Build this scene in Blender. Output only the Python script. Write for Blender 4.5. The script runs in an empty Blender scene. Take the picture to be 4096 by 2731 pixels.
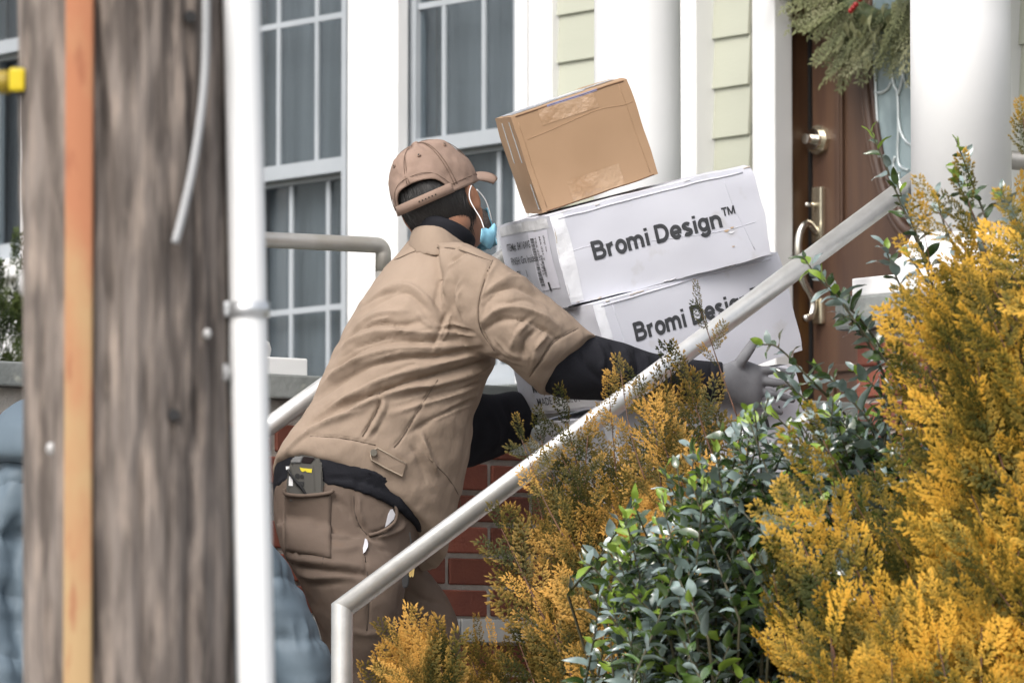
import bpy, bmesh, math, random
import numpy as np
from mathutils import Vector, Matrix, noise as mn

# ------------------------------------------------------------------ camera, sky, sun, exposure
scene = bpy.context.scene
col = scene.collection
FPX = 22755.0                      # focal length in photo pixels (200 mm on a 36 mm sensor)
SD = 4096 / 2352.0                 # layout pixels (2352 wide) to photo pixels
PITCH = math.atan((3000 - 1365.5) / FPX)
CAM = np.array([0, 0, 1.5])
FW = np.array([0, math.cos(PITCH), math.sin(PITCH)])
UP = np.array([0, -math.sin(PITCH), math.cos(PITCH)])

cd = bpy.data.cameras.new('camera')
cam = bpy.data.objects.new('camera', cd)
col.objects.link(cam)
cd.sensor_width = 36.0
cd.lens = FPX / 4096 * 36.0
cd.clip_start = 0.5
cd.clip_end = 500
cam.location = CAM
cam.rotation_euler = (math.pi / 2 + PITCH, 0, 0)
cd.dof.use_dof = True
cd.dof.focus_distance = 12.42
cd.dof.aperture_fstop = 8.0
scene.camera = cam

SUN_EL, SUN_AZ = math.radians(46), math.radians(-150)   # azimuth from +Y towards +X
w = bpy.data.worlds.new('World')
scene.world = w
w.use_nodes = True
nt = w.node_tree
sky = nt.nodes.new('ShaderNodeTexSky')
sky.sky_type = 'NISHITA'
sky.sun_disc = False
sky.sun_elevation = SUN_EL
sky.sun_rotation = SUN_AZ
sky.air_density = 1.0
sky.dust_density = 6.0
sky.ozone_density = 1.0
hs = nt.nodes.new('ShaderNodeHueSaturation')
hs.inputs['Saturation'].default_value = 0.42
nt.links.new(sky.outputs[0], hs.inputs['Color'])
nt.links.new(hs.outputs[0], nt.nodes['Background'].inputs[0])
nt.nodes['Background'].inputs[1].default_value = 0.15

sl = bpy.data.lights.new('sun', 'SUN')
sl.energy = 0.65
sl.angle = math.radians(30)
sl.color = (1.0, 0.96, 0.9)
sun = bpy.data.objects.new('sun', sl)
col.objects.link(sun)
sd = Vector((math.sin(SUN_AZ) * math.cos(SUN_EL), math.cos(SUN_AZ) * math.cos(SUN_EL), math.sin(SUN_EL)))
sun.rotation_euler = sd.to_track_quat('Z', 'Y').to_euler()
sun.location = (-8, -6, 14)

vs = scene.view_settings
vs.view_transform = 'Standard'
vs.look = 'None'
vs.gamma = 1
vs.use_curve_mapping = False
vs.exposure = 0.84
scene.cycles.use_denoising = True
scene.cycles.max_bounces = 6
scene.cycles.transparent_max_bounces = 12

# ------------------------------------------------------------------ picture <-> place helpers
def P(x, y, Y):
    """layout pixel + depth along world Y -> world point"""
    d = FW + np.array([(x * SD - 2048) / FPX, 0, 0]) + UP * ((1365.5 - y * SD) / FPX)
    return CAM + d * (Y / d[1])

def proj(V):
    d = np.asarray(V) - CAM
    z = d @ FW
    return np.stack([(d[..., 0] / z * FPX + 2048) / SD, (1365.5 - (d @ UP) / z * FPX) / SD], -1)

KS = math.atan(0.77)
S_ = np.array([math.cos(KS), math.sin(KS), 0])       # up the steps, away from the street
B_ = np.array([-math.sin(KS), math.cos(KS), 0])      # across the steps, away from the camera
A0 = P(770, 1380, 11.8)
A0[2] = 0

def W(a, b, z):
    return A0 + S_ * a + B_ * b + np.array([0, 0, z])

def a_at(x, b):
    """distance a along S_ on the vertical plane b=const seen at layout column x"""
    r = (x * SD - 2048) / FPX * 1.0
    q = A0 + B_ * b
    k = r / math.cos(PITCH)
    # small pitch: use iteration for accuracy
    a = (k * q[1] - q[0]) / (S_[0] - k * S_[1])
    return a

def z_at(y, pt):
    Y = pt[1]
    d = FW + UP * ((1365.5 - y * SD) / FPX)
    return CAM[2] + d[2] * (Y / d[1])

CB = -0.105                        # the near column stands outside the handrail
C_NEAR_A = a_at(2210, CB)
FAC_A = a_at(2210, 0.02) + 1.5             # facade plane (a = const)

def FB(x):
    """b on the facade seen at layout column x"""
    q = A0 + S_ * FAC_A
    k = (x * SD - 2048) / FPX / math.cos(PITCH)
    return (k * q[1] - q[0]) / (B_[0] - k * B_[1])

def FZ(x, y):
    return z_at(y, W(FAC_A, FB(x), 0))

# ------------------------------------------------------------------ object helpers
def tag(o, label=None, cat=None, group=None, kind=None):
    if label: o['label'] = label
    if cat: o['category'] = cat
    if group: o['group'] = group
    if kind: o['kind'] = kind
    return o

def attach(o, parent):
    if parent is not None:
        o.parent = parent
        o.matrix_parent_inverse = WM(parent).inverted()
    return o

def WM(o):
    m = o.matrix_basis.copy()
    if o.parent is not None:
        m = WM(o.parent) @ o.matrix_parent_inverse @ m
    return m

def empty(name, loc, label, cat, group=None):
    o = bpy.data.objects.new(name, None)
    o.empty_display_size = 0.1
    o.location = [float(v) for v in loc]
    col.objects.link(o)
    return tag(o, label, cat, group)

def link(name, me, mat=None, parent=None, smooth=False):
    if mat is not None and not me.materials:
        me.materials.append(mat)
    if smooth:
        me.polygons.foreach_set('use_smooth', [True] * len(me.polygons))
    o = bpy.data.objects.new(name, me)
    col.objects.link(o)
    return attach(o, parent)

def mesh(name, v, f, mat=None, parent=None, smooth=False):
    me = bpy.data.meshes.new(name)
    me.from_pydata([tuple(map(float, p)) for p in v], [], [tuple(map(int, q)) for q in f])
    me.validate()
    me.update()
    return link(name, me, mat, parent, smooth)

def bm_link(name, bm, mat=None, parent=None, smooth=False):
    me = bpy.data.meshes.new(name)
    bmesh.ops.recalc_face_normals(bm, faces=bm.faces)
    bm.to_mesh(me)
    bm.free()
    return link(name, me, mat, parent, smooth)

BOXF = [(0, 1, 3, 2), (4, 6, 7, 5), (0, 4, 5, 1), (2, 3, 7, 6), (0, 2, 6, 4), (1, 5, 7, 3)]
def add_box(bm, o, ex, ey, ez):
    """box from corner o with edge vectors"""
    vs_ = [bm.verts.new(o + ex * i + ey * j + ez * k) for i in (0, 1) for j in (0, 1) for k in (0, 1)]
    for f in BOXF: bm.faces.new([vs_[i] for i in f])

def wbox(bm, a0, a1, b0, b1, z0, z1):
    add_box(bm, W(a0, b0, z0), S_ * (a1 - a0), B_ * (b1 - b0), np.array([0, 0, z1 - z0]))

def bev(bm, r, seg=2):
    bmesh.ops.bevel(bm, geom=list(bm.edges), offset=r, segments=seg, affect='EDGES', profile=0.6)

def box_obj(name, a0, a1, b0, b1, z0, z1, mat, parent, r=0.0):
    bm = bmesh.new()
    wbox(bm, a0, a1, b0, b1, z0, z1)
    bmesh.ops.recalc_face_normals(bm, faces=bm.faces)
    if r: bev(bm, r)
    return bm_link(name, bm, mat, parent)

def tube_pts(pts, rad, n=14, caps=True):
    """round tube along points; rad scalar or list"""
    pts = [np.asarray(p, float) for p in pts]
    if np.isscalar(rad): rad = [rad] * len(pts)
    v, f = [], []
    prev = None
    for i, p in enumerate(pts):
        t = pts[min(i + 1, len(pts) - 1)] - pts[max(i - 1, 0)]
        t = t / np.linalg.norm(t)
        if prev is None:
            h = np.array([0, 0, 1.0]) if abs(t[2]) < 0.9 else np.array([1.0, 0, 0])
        else:
            h = prev
        e1 = h - t * (h @ t); e1 /= np.linalg.norm(e1)
        e2 = np.cross(t, e1)
        prev = e1
        for k in range(n):
            a = 2 * math.pi * k / n
            v.append(p + (e1 * math.cos(a) + e2 * math.sin(a)) * rad[i])
    for i in range(len(pts) - 1):
        for k in range(n):
            f.append((i * n + k, i * n + (k + 1) % n, (i + 1) * n + (k + 1) % n, (i + 1) * n + k))
    if caps:
        f.append(tuple(range(n))[::-1])
        f.append(tuple((len(pts) - 1) * n + k for k in range(n)))
    return v, f

def tube(name, pts, rad, mat, parent=None, n=14):
    v, f = tube_pts(pts, rad, n)
    return mesh(name, v, f, mat, parent, True)

def spline(pts, m=8):
    """Catmull-Rom"""
    p = [np.asarray(q, float) for q in pts]
    p = [2 * p[0] - p[1]] + p + [2 * p[-1] - p[-2]]
    out = []
    for i in range(1, len(p) - 2):
        for k in range(m):
            t = k / m
            out.append(0.5 * (2 * p[i] + (p[i + 1] - p[i - 1]) * t + (2 * p[i - 1] - 5 * p[i] + 4 * p[i + 1] - p[i + 2]) * t * t
                              + (-p[i - 1] + 3 * p[i] - 3 * p[i + 1] + p[i + 2]) * t ** 3))
    out.append(p[-2])
    return out

def lathe(prof, c, n=40):
    """profile [(r,z)] round a vertical axis at c"""
    v, f = [], []
    for r, z in prof:
        for k in range(n):
            a = 2 * math.pi * k / n
            v.append((c[0] + r * math.cos(a), c[1] + r * math.sin(a), z))
    for i in range(len(prof) - 1):
        for k in range(n):
            f.append((i * n + k, i * n + (k + 1) % n, (i + 1) * n + (k + 1) % n, (i + 1) * n + k))
    f.append(tuple(range(n))[::-1])
    f.append(tuple((len(prof) - 1) * n + k for k in range(n)))
    return v, f

# ------------------------------------------------------------------ materials
def M(name, c, rough=0.6, c2=None, scale=8.0, stretch=(1, 1, 1), detail=5.0, lo=0.35, hi=0.65, bump=0.0, bscale=None,
      metal=0.0, spec=0.5, transl=0.0, objrand=0.0, bstretch=None, sheen=0.0, coat=0.0, attr=None, coords='Object', wear=None):
    m = bpy.data.materials.new(name)
    m.use_nodes = True
    n, l = m.node_tree.nodes, m.node_tree.links
    b = n['Principled BSDF']
    b.inputs['Roughness'].default_value = rough
    b.inputs['Metallic'].default_value = metal
    b.inputs['Specular IOR Level'].default_value = spec
    if sheen: b.inputs['Sheen Weight'].default_value = sheen
    if coat: b.inputs['Coat Weight'].default_value = coat
    b.inputs['Base Color'].default_value = (*c, 1)
    tc = n.new('ShaderNodeTexCoord')
    def nz(sc, st, det):
        mp = n.new('ShaderNodeMapping')
        mp.inputs['Scale'].default_value = st
        l.new(tc.outputs[coords], mp.inputs[0])
        t = n.new('ShaderNodeTexNoise')
        t.inputs['Scale'].default_value = sc
        t.inputs['Detail'].default_value = det
        l.new(mp.outputs[0], t.inputs['Vector'])
        return t.outputs[0]
    out = None
    if c2 is not None:
        if attr:
            at = n.new('ShaderNodeAttribute'); at.attribute_name = attr
            fac = at.outputs['Fac']
        else:
            r = n.new('ShaderNodeMapRange')
            r.inputs[1].default_value = lo; r.inputs[2].default_value = hi
            l.new(nz(scale, stretch, detail), r.inputs[0])
            fac = r.outputs[0]
        mx = n.new('ShaderNodeMix'); mx.data_type = 'RGBA'
        mx.inputs[6].default_value = (*c, 1); mx.inputs[7].default_value = (*c2, 1)
        l.new(fac, mx.inputs[0])
        out = mx.outputs[2]
    if wear is not None:           # (colour, scale, lo, hi)
        r = n.new('ShaderNodeMapRange')
        r.inputs[1].default_value = wear[2]; r.inputs[2].default_value = wear[3]
        l.new(nz(wear[1], wear[4] if len(wear) > 4 else (1, 1, 1), 8), r.inputs[0])
        mx = n.new('ShaderNodeMix'); mx.data_type = 'RGBA'
        if out is not None: l.new(out, mx.inputs[6])
        else: mx.inputs[6].default_value = (*c, 1)
        mx.inputs[7].default_value = (*wear[0], 1)
        l.new(r.outputs[0], mx.inputs[0])
        out = mx.outputs[2]
    if objrand:
        oi = n.new('ShaderNodeObjectInfo')
        r = n.new('ShaderNodeMapRange')
        r.inputs[3].default_value = 1 - objrand; r.inputs[4].default_value = 1 + objrand
        l.new(oi.outputs['Random'], r.inputs[0])
        h = n.new('ShaderNodeHueSaturation')
        if out is not None: l.new(out, h.inputs['Color'])
        else: h.inputs['Color'].default_value = (*c, 1)
        l.new(r.outputs[0], h.inputs['Value'])
        out = h.outputs[0]
    if out is not None:
        l.new(out, b.inputs['Base Color'])
    if bump:
        bp = n.new('ShaderNodeBump')
        bp.inputs['Strength'].default_value = 1.0
        bp.inputs['Distance'].default_value = bump
        l.new(nz(bscale or scale * 4, bstretch or stretch, 6), bp.inputs['Height'])
        l.new(bp.outputs[0], b.inputs['Normal'])
    if transl:
        tr = n.new('ShaderNodeBsdfTranslucent')
        if out is not None: l.new(out, tr.inputs[0])
        else: tr.inputs[0].default_value = (*c, 1)
        mxs = n.new('ShaderNodeMixShader')
        mxs.inputs[0].default_value = transl
        l.new(b.outputs[0], mxs.inputs[1]); l.new(tr.outputs[0], mxs.inputs[2])
        l.new(mxs.outputs[0], n['Material Output'].inputs[0])
    return m

MW = M('white_paint', (0.76, 0.765, 0.77), 0.5, (0.70, 0.71, 0.715), 3, wear=((0.58, 0.58, 0.56), 7, 0.66, 0.85, (1, 1, 0.35)), bump=0.0004, bscale=60)
MSASH = M('sash_grey', (0.36, 0.39, 0.42), 0.5, (0.32, 0.35, 0.38), 6)
MSID = M('clapboard_paint', (0.42, 0.435, 0.36), 0.6, (0.385, 0.40, 0.33), 2, stretch=(0.4, 0.4, 3), objrand=0.04, bump=0.0006, bscale=30, bstretch=(1, 1, 8))
MDOOR = M('door_wood', (0.072, 0.040, 0.029), 0.42, (0.105, 0.058, 0.036), 4, stretch=(6, 6, 0.5), bump=0.0005, bscale=40, bstretch=(3, 3, 0.2))
MJAMB = M('jamb_wood', (0.075, 0.036, 0.018), 0.45, (0.13, 0.066, 0.03), 4, stretch=(6, 6, 0.4), wear=((0.24, 0.11, 0.025), 3, 0.58, 0.7, (4, 4, 0.4)))
MBLACK = M('black_rubber', (0.012, 0.012, 0.013), 0.6)
MBRICK = M('brick_clay', (0.215, 0.066, 0.04), 0.85, (0.145, 0.044, 0.032), 5, objrand=0.32, bump=0.002, bscale=120, wear=((0.20, 0.085, 0.06), 14, 0.62, 0.85))
MMORT = M('mortar', (0.48, 0.45, 0.41), 0.95, (0.40, 0.38, 0.35), 30, bump=0.003, bscale=150)
MSTONE = M('bluestone', (0.22, 0.235, 0.23), 0.8, (0.15, 0.165, 0.16), 9, bump=0.002, bscale=60, wear=((0.32, 0.33, 0.29), 20, 0.58, 0.72))
MLIME = M('limestone', (0.50, 0.51, 0.50), 0.8, (0.44, 0.45, 0.44), 10, bump=0.001, bscale=80)
MALU = M('brushed_aluminium', (0.70, 0.70, 0.69), 0.34, (0.60, 0.60, 0.59), 26, stretch=(1, 1, 1), metal=0.6, bump=0.0003, bscale=200)
MRUST = M('weathered_steel', (0.52, 0.51, 0.49), 0.4, (0.40, 0.375, 0.33), 9, metal=0.5, wear=((0.36, 0.25, 0.12), 12, 0.64, 0.8))
MCHROME = M('nickel', (0.75, 0.72, 0.66), 0.16, metal=1.0)
MBRASS = M('satin_brass', (0.80, 0.74, 0.58), 0.25, metal=0.9)
MGROUND = M('soil', (0.10, 0.085, 0.055), 0.95, (0.06, 0.06, 0.03), 3, bump=0.02, bscale=20)
MASPH = M('asphalt', (0.05, 0.05, 0.052), 0.9, (0.065, 0.065, 0.065), 20, bump=0.004, bscale=200)
MCONC = M('concrete', (0.38, 0.37, 0.35), 0.9, (0.31, 0.30, 0.29), 4, bump=0.002, bscale=100)

def glass_mat():
    m = bpy.data.materials.new('window_glass'); m.use_nodes = True
    n, l = m.node_tree.nodes, m.node_tree.links
    n.remove(n['Principled BSDF'])
    g = n.new('ShaderNodeBsdfGlossy'); g.inputs['Roughness'].default_value = 0.03
    t = n.new('ShaderNodeBsdfTransparent'); t.inputs[0].default_value = (0.80, 0.84, 0.86, 1)
    lw = n.new('ShaderNodeLayerWeight'); lw.inputs[0].default_value = 0.5
    pw = n.new('ShaderNodeMath'); pw.operation = 'POWER'; pw.inputs[1].default_value = 4.0
    l.new(lw.outputs['Facing'], pw.inputs[0])
    fr = n.new('ShaderNodeMath'); fr.operation = 'MULTIPLY_ADD'; fr.inputs[1].default_value = 0.9; fr.inputs[2].default_value = 0.045
    l.new(pw.outputs[0], fr.inputs[0])
    mx = n.new('ShaderNodeMixShader')
    l.new(fr.outputs[0], mx.inputs[0]); l.new(t.outputs[0], mx.inputs[1]); l.new(g.outputs[0], mx.inputs[2])
    l.new(mx.outputs[0], n['Material Output'].inputs[0])
    return m
MGLASS = glass_mat()
MCURT = M('sheer_curtain', (0.225, 0.228, 0.238), 0.9, (0.18, 0.183, 0.192), 6, stretch=(3, 3, 0.35))
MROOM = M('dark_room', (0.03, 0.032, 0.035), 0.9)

# ------------------------------------------------------------------ ground
def profile_sheet(name, prof, x0, x1, mat, label=None):
    v, f = [], []
    for y, z in prof:
        v += [(x0, y, z), (x1, y, z)]
    for i in range(len(prof) - 1):
        f.append((2 * i, 2 * i + 1, 2 * i + 3, 2 * i + 2))
    o = mesh(name, v, f, mat)
    return tag(o, kind='structure')
profile_sheet('ground', [(-150, -0.02), (6.9, -0.02), (8.8, 0.1), (9.4, 0.45), (10.4, 0.80), (11.2, 0.92), (14, 0.95), (40, 0.95), (200, 0.95)], -150, 150, MGROUND)
profile_sheet('road', [(-3.5, 0.0), (6.2, 0.0)], -60, 60, MASPH)
bm = bmesh.new()
add_box(bm, np.array([-60, 6.2, -0.05]), np.array([120, 0, 0]), np.array([0, 0.16, 0]), np.array([0, 0, 0.17]))
tag(bm_link('kerb', bm, MCONC), kind='structure')
bm = bmesh.new()
add_box(bm, np.array([-60, 6.365, -0.05]), np.array([120, 0, 0]), np.array([0, 2.2, 0]), np.array([0, 0, 0.165]))
tag(bm_link('pavement', bm, MCONC), kind='structure')
bm = bmesh.new()
wbox(bm, -1.6, 0.1, -0.4, 2.6, 0.5, 0.96)
tag(bm_link('path', bm, MCONC), kind='structure')

# ------------------------------------------------------------------ house
LAND = 2.0
def FBp(x, da):
    q = A0 + S_ * (FAC_A + da)
    k = (x * SD - 2048) / FPX / math.cos(PITCH)
    return (k * q[1] - q[0]) / (B_[0] - k * B_[1])
def FZp(x, y, da):
    return z_at(y, W(FAC_A + da, FBp(x, da), 0))
def fbox(name, b0, b1, z0, z1, d0, d1, mat, parent, r=0.0):
    b0, b1 = min(b0, b1), max(b0, b1)
    return box_obj(name, FAC_A + d0, FAC_A + d1, b0, b1, z0, z1, mat, parent, r)

house = empty('house', W(FAC_A, 1.5, LAND), 'pale green clapboard house with white trim, tall windows and brown front door', 'house')
Z0, Z1 = 2.02, 4.9
bx = FB
# solid wall behind the boards, between openings
WALLSP = [(bx(-900), bx(-75)), (bx(62), bx(520)), (bx(1195), bx(1790)), (bx(2292), bx(2352) - 2.2)]
for hi, lo in WALLSP:
    fbox('wall', lo, hi, 0.9, Z1, 0.002, 0.2, MMORT, house)
fbox('wall', bx(2292), bx(-75), 4.62, Z1, 0.003, 0.19, MW, house)
fbox('wall', bx(1195), bx(62), 0.9, 2.56, 0.003, 0.19, MSTONE, house)
fbox('wall', bx(62), bx(-75), 0.9, FZ(20, 600), 0.003, 0.19, MW, house)
fbox('wall', bx(2292), bx(1790), 0.9, LAND - 0.01, 0.003, 0.19, MMORT, house)
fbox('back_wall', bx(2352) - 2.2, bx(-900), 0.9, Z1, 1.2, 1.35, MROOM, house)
# gable roof far above the picture
rv = [W(FAC_A - 0.5, bx(2352) - 2.5, 5.2), W(FAC_A - 0.5, bx(-900) + 0.3, 5.2), W(FAC_A + 3.5, bx(-900) + 0.3, 7.4), W(FAC_A + 3.5, bx(2352) - 2.5, 7.4)]
rv += [p + np.array([0, 0, 0.15]) for p in rv]
mesh('roof', rv, [(0, 1, 2, 3), (7, 6, 5, 4), (0, 4, 5, 1), (1, 5, 6, 2), (2, 6, 7, 3), (3, 7, 4, 0)], MASPH, house)

# clapboards: one lapped board each
EXPO = 0.14
zref = FZ(1685, 86) % EXPO
def board(b0, b1, z):
    th, lap = 0.016, 0.03
    pr = [(-0.004, z + EXPO + lap), (0.0, z + EXPO + lap), (0.0, z), (-th, z)]
    v = []
    for b in (b0, b1):
        for d, zz in pr: v.append(W(FAC_A + d, b, zz))
    f = [(0, 1, 2, 3), (7, 6, 5, 4), (0, 3, 7, 4), (3, 2, 6, 7), (0, 4, 5, 1), (1, 5, 6, 2)]
    mesh('clapboard', v, f, MSID, house)
z = 2.0 - (2.0 % EXPO) + zref
spans = [(bx(-900), bx(-75) + 0.1), (bx(62) - 0.1, bx(520) + 0.1), (bx(1268), bx(1729)), (bx(2324), bx(2352) - 2.2)]
while z < Z1 - 0.1:
    for i, (hi, lo) in enumerate(spans):
        if i == 0 and z < 2.6: continue
        board(lo, hi, z + random.Random(int(z * 1000) + i).uniform(-0.0015, 0.0015))
    z += EXPO

# white trim boards
def trim(name, x0, x1, z0, z1, proud, d1=0.01):
    return fbox(name, FBp(x1, -proud), FBp(x0, -proud), z0, z1, -proud, d1, MW, house, 0.003)
ZW0 = 2.57
trim('window_casing', 797, 912, ZW0, 4.6, 0.03)
fbox('window_casing', FBp(1183, -0.03), FBp(1196, -0.03), ZW0, 4.6, -0.03, 0.13, MW, house, 0.002)
trim('window_casing', 1198, 1210, ZW0, 4.6, 0.024)
trim('window_casing', 1214, 1268, ZW0, 4.6, 0.034)
trim('window_casing', 470, 520, ZW0, 4.6, 0.03)
trim('window_casing', 46, 90, 2.3, 4.6, 0.03)
trim('window_casing', -130, -75, 2.3, 4.6, 0.03)
trim('pilaster', 1562, 1600, LAND, 4.6, 0.075)
fbox('door_casing', FBp(1781, -0.045), FBp(1729, -0.045), LAND, 4.45, -0.045, 0.02, MW, house, 0.004)
fbox('door_casing', FBp(2325, -0.045), FBp(2294, -0.045), LAND, 4.45, -0.045, 0.02, MW, house, 0.004)

MDARKC = M('dark_blind', (0.05, 0.05, 0.055), 0.8)
# windows
def window(x0, x1, upm, lowm, hz, ymeet, lowz=ZW0, xmid=None, seed=0, dark=False):
    """sash window between layout columns x0..x1 (at the wall plane); upm/lowm vertical bar columns"""
    b1, b0 = bx(x0), bx(x1)
    xm = xmid or (x0 + x1) / 2
    top = 4.58
    bm = bmesh.new()
    for (p, q) in ((b0, b0 + 0.025), (b1 - 0.025, b1)):
        wbox(bm, FAC_A - 0.01, FAC_A + 0.13, p, q, lowz, top)
    wbox(bm, FAC_A - 0.01, FAC_A + 0.13, b0 + 0.026, b1 - 0.026, lowz, lowz + 0.02)
    win = bm_link('window', bm, MSASH, house)
    dU, dL = 0.045, 0.085
    def sash(name, d, z0, z1, w=0.035, h0=0.05, h1=0.05):
        bm = bmesh.new()
        wbox(bm, FAC_A + d - 0.018, FAC_A + d + 0.018, b0 + 0.026, b0 + 0.026 + w, z0, z1)
        wbox(bm, FAC_A + d - 0.018, FAC_A + d + 0.018, b1 - 0.026 - w, b1 - 0.026, z0, z1)
        wbox(bm, FAC_A + d - 0.017, FAC_A + d + 0.017, b0 + 0.0265 + w, b1 - 0.0265 - w, z0, z0 + h0)
        wbox(bm, FAC_A + d - 0.017, FAC_A + d + 0.017, b0 + 0.0265 + w, b1 - 0.0265 - w, z1 - h1, z1)
        return bm_link(name, bm, MSASH, win)
    zm = FZp(xm, ymeet, dU)
    sash('upper_sash', dU, zm, top - 0.01, h0=0.045)
    sash('lower_sash', dL, lowz + 0.021, zm + 0.035, h1=0.05)
    def bar(d, b, z0, z1):
        bm = bmesh.new()
        wbox(bm, FAC_A + d - 0.008, FAC_A + d - 0.001, b - 0.009, b + 0.009, z0, z1)
        bm_link('muntin', bm, MSASH, win)
    for x in upm: bar(dU, FBp(x, dU), zm + 0.046, top - 0.061)
    for x in lowm: bar(dL, FBp(x, dL), lowz + 0.072, zm - 0.016)
    for (yy, d, up_) in hz:
        zz = FZp(xm, yy, d)
        bm = bmesh.new()
        wbox(bm, FAC_A + d - 0.0085, FAC_A + d - 0.0015, b0 + 0.062, b1 - 0.062, zz - 0.009, zz + 0.009)
        bm_link('muntin', bm, MSASH, win)
    for d, z0, z1 in ((dU, zm + 0.046, top - 0.061), (dL, lowz + 0.072, zm - 0.016)):
        bm = bmesh.new()
        wbox(bm, FAC_A + d, FAC_A + d + 0.004, b0 + 0.062, b1 - 0.062, z0, z1)
        bm_link('pane', bm, MGLASS, win)
    # curtain with soft vertical folds behind the glass
    rnd = random.Random(seed)
    v, f = [], []
    n = 60
    for i in range(n + 1):
        b = b0 + 0.01 + (b1 - b0 - 0.02) * i / n
        d = 0.125 + 0.002 * math.sin(i * 0.9 + rnd.random()) + 0.003 * math.sin(i * 0.37)
        v += [W(FAC_A + d, b, lowz + 0.03), W(FAC_A + d + 0.01, b, top)]
    for i in range(n): f.append((2 * i, 2 * i + 1, 2 * i + 3, 2 * i + 2))
    o = mesh('curtain', v, f, MDARKC if dark else MCURT, win, True)
    return win
window(520, 800, [555, 642, 730], [590, 672, 757], [(52, 0.045, 1), (714, 0.085, 0)], 408, xmid=690, seed=1)
window(910, 1197, [1023, 1115], [1062, 1150], [(2, 0.045, 1), (620, 0.085, 0)], 344, xmid=1050, seed=2)
window(-75, 62, [], [], [], 122, lowz=FZ(20, 600), xmid=25, seed=3, dark=True)
fbox('window_sill', bx(70), bx(-90), FZ(20, 600) - 0.06, FZ(20, 600), -0.06, 0.02, MW, house, 0.006)
fbox('window_sill', bx(1200), bx(515), ZW0 - 0.045, ZW0 - 0.001, -0.05, 0.02, MSTONE, house, 0.004)

# ---------------- front door
DD = 0.10
dl, dr = FBp(1860, DD), FBp(2292, DD)
fbox('door_jamb', bx(1782), bx(1782) - 0.03, LAND, 4.4, -0.01, DD + 0.06, MJAMB, house)
fbox('door_jamb', dl + 0.001, bx(1782) - 0.0305, LAND, 4.4, DD - 0.004, DD + 0.06, MJAMB, house)
fbox('door_jamb', dr - 0.001, dr - 0.06, LAND, 4.4, -0.01, DD + 0.05, MJAMB, house)
fbox('door_header', dr, dl, 4.2, 4.44, -0.01, DD + 0.05, MJAMB, house)
fbox('threshold', dr, dl, LAND, LAND + 0.03, -0.03, DD + 0.05, MRUST, house)
fbox('weather_strip', dl - 0.013, dl, LAND + 0.03, 4.2, DD - 0.006, DD + 0.02, MBLACK, house)
dl2 = dl - 0.0135
door = fbox('front_door', dr + 0.003, dl2, LAND + 0.035, 4.195, DD, DD + 0.045, MDOOR, house, 0.003)
def dbox(name, x0, x1, z0, z1, proud, mat=MDOOR, r=0.003, d1=0.003):
    return fbox(name, FBp(x1, DD), FBp(x0, DD), z0, z1, DD - proud, DD + d1, mat, door, r)
dbox('moulding', 1927, 1934, 2.92, 4.0, 0.008)
dbox('moulding', 1938, 1943, 2.92, 4.0, 0.012)
zt, zb = FZp(1960, 835, DD), 2.15
dbox('moulding', 1912, 1921, zb, zt, 0.012)
fbox('moulding', dr + 0.1, FBp(1921.5, DD), zt - 0.02, zt, DD - 0.012, DD + 0.003, MDOOR, door, 0.003)
fbox('raised_panel', dr + 0.12, FBp(1932, DD), zb, zt - 0.04, DD - 0.008, DD + 0.003, MDOOR, door, 0.006)
fbox('moulding', dr + 0.1, FBp(1946, DD), FZp(1990, 672, DD) - 0.016, FZp(1990, 672, DD), DD - 0.01, DD + 0.003, MDOOR, door, 0.003)
# oval light
ob, oz = FBp(2112, DD), None
zbot = FZp(2070, 540, DD)
rb, rz = FBp(1990, DD) - ob, 0.60
oz = zbot + rz
def oval(k, d, n=64, off=0.0):
    return [W(FAC_A + DD + d, ob + rb * k * math.cos(2 * math.pi * i / n), oz + (rz - rb + rb * k) * math.sin(2 * math.pi * i / n)) for i in range(n)]
def ring(name, k, d, r, mat):
    pts = oval(k, d)
    tube(name, pts + [pts[0], pts[1]], r, mat, door, 8)
ring('oval_moulding', 1.0, -0.004, 0.016, MDOOR)
ring('oval_moulding', 1.10, -0.002, 0.010, MDOOR)
ring('oval_moulding', 0.88, -0.004, 0.010, MDOOR)
pts = oval(0.86, -0.003)
MLEAD = M('leaded_glass', (0.30, 0.38, 0.40), 0.12, (0.16, 0.22, 0.24), 3, stretch=(2, 2, 1.2), bump=0.004, bscale=16, bstretch=(1.5, 1.5, 0.5), spec=0.8, lo=0.42, hi=0.58)
mesh('oval_glass', pts, [tuple(range(64))], MLEAD, door)
MCAME = M('lead_came', (0.68, 0.74, 0.75), 0.3, metal=0.6)
def came(pts_):
    tube('lead_strip', [W(FAC_A + DD - 0.006, FBp(x, DD), FZp(x, y, DD)) for x, y in spline(pts_, 6)], 0.0042, MCAME, door, 6)
came([(2013, 60), (2018, 200), (2024, 330), (2028, 420), (2050, 470)])
came([(2012, 212), (2030, 214), (2046, 205), (2054, 190)])
came([(2062, 90), (2056, 150), (2060, 195), (2068, 215), (2070, 290), (2068, 350), (2072, 380), (2092, 392)])
came([(2070, 220), (2080, 180), (2085, 120), (2082, 90)])
came([(2080, 170), (2090, 195), (2110, 204), (2130, 190)])
came([(2069, 270), (2078, 310), (2096, 332), (2120, 330)])
came([(2066, 400), (2058, 380), (2062, 360)])
came([(2070, 395), (2072, 520)])
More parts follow.
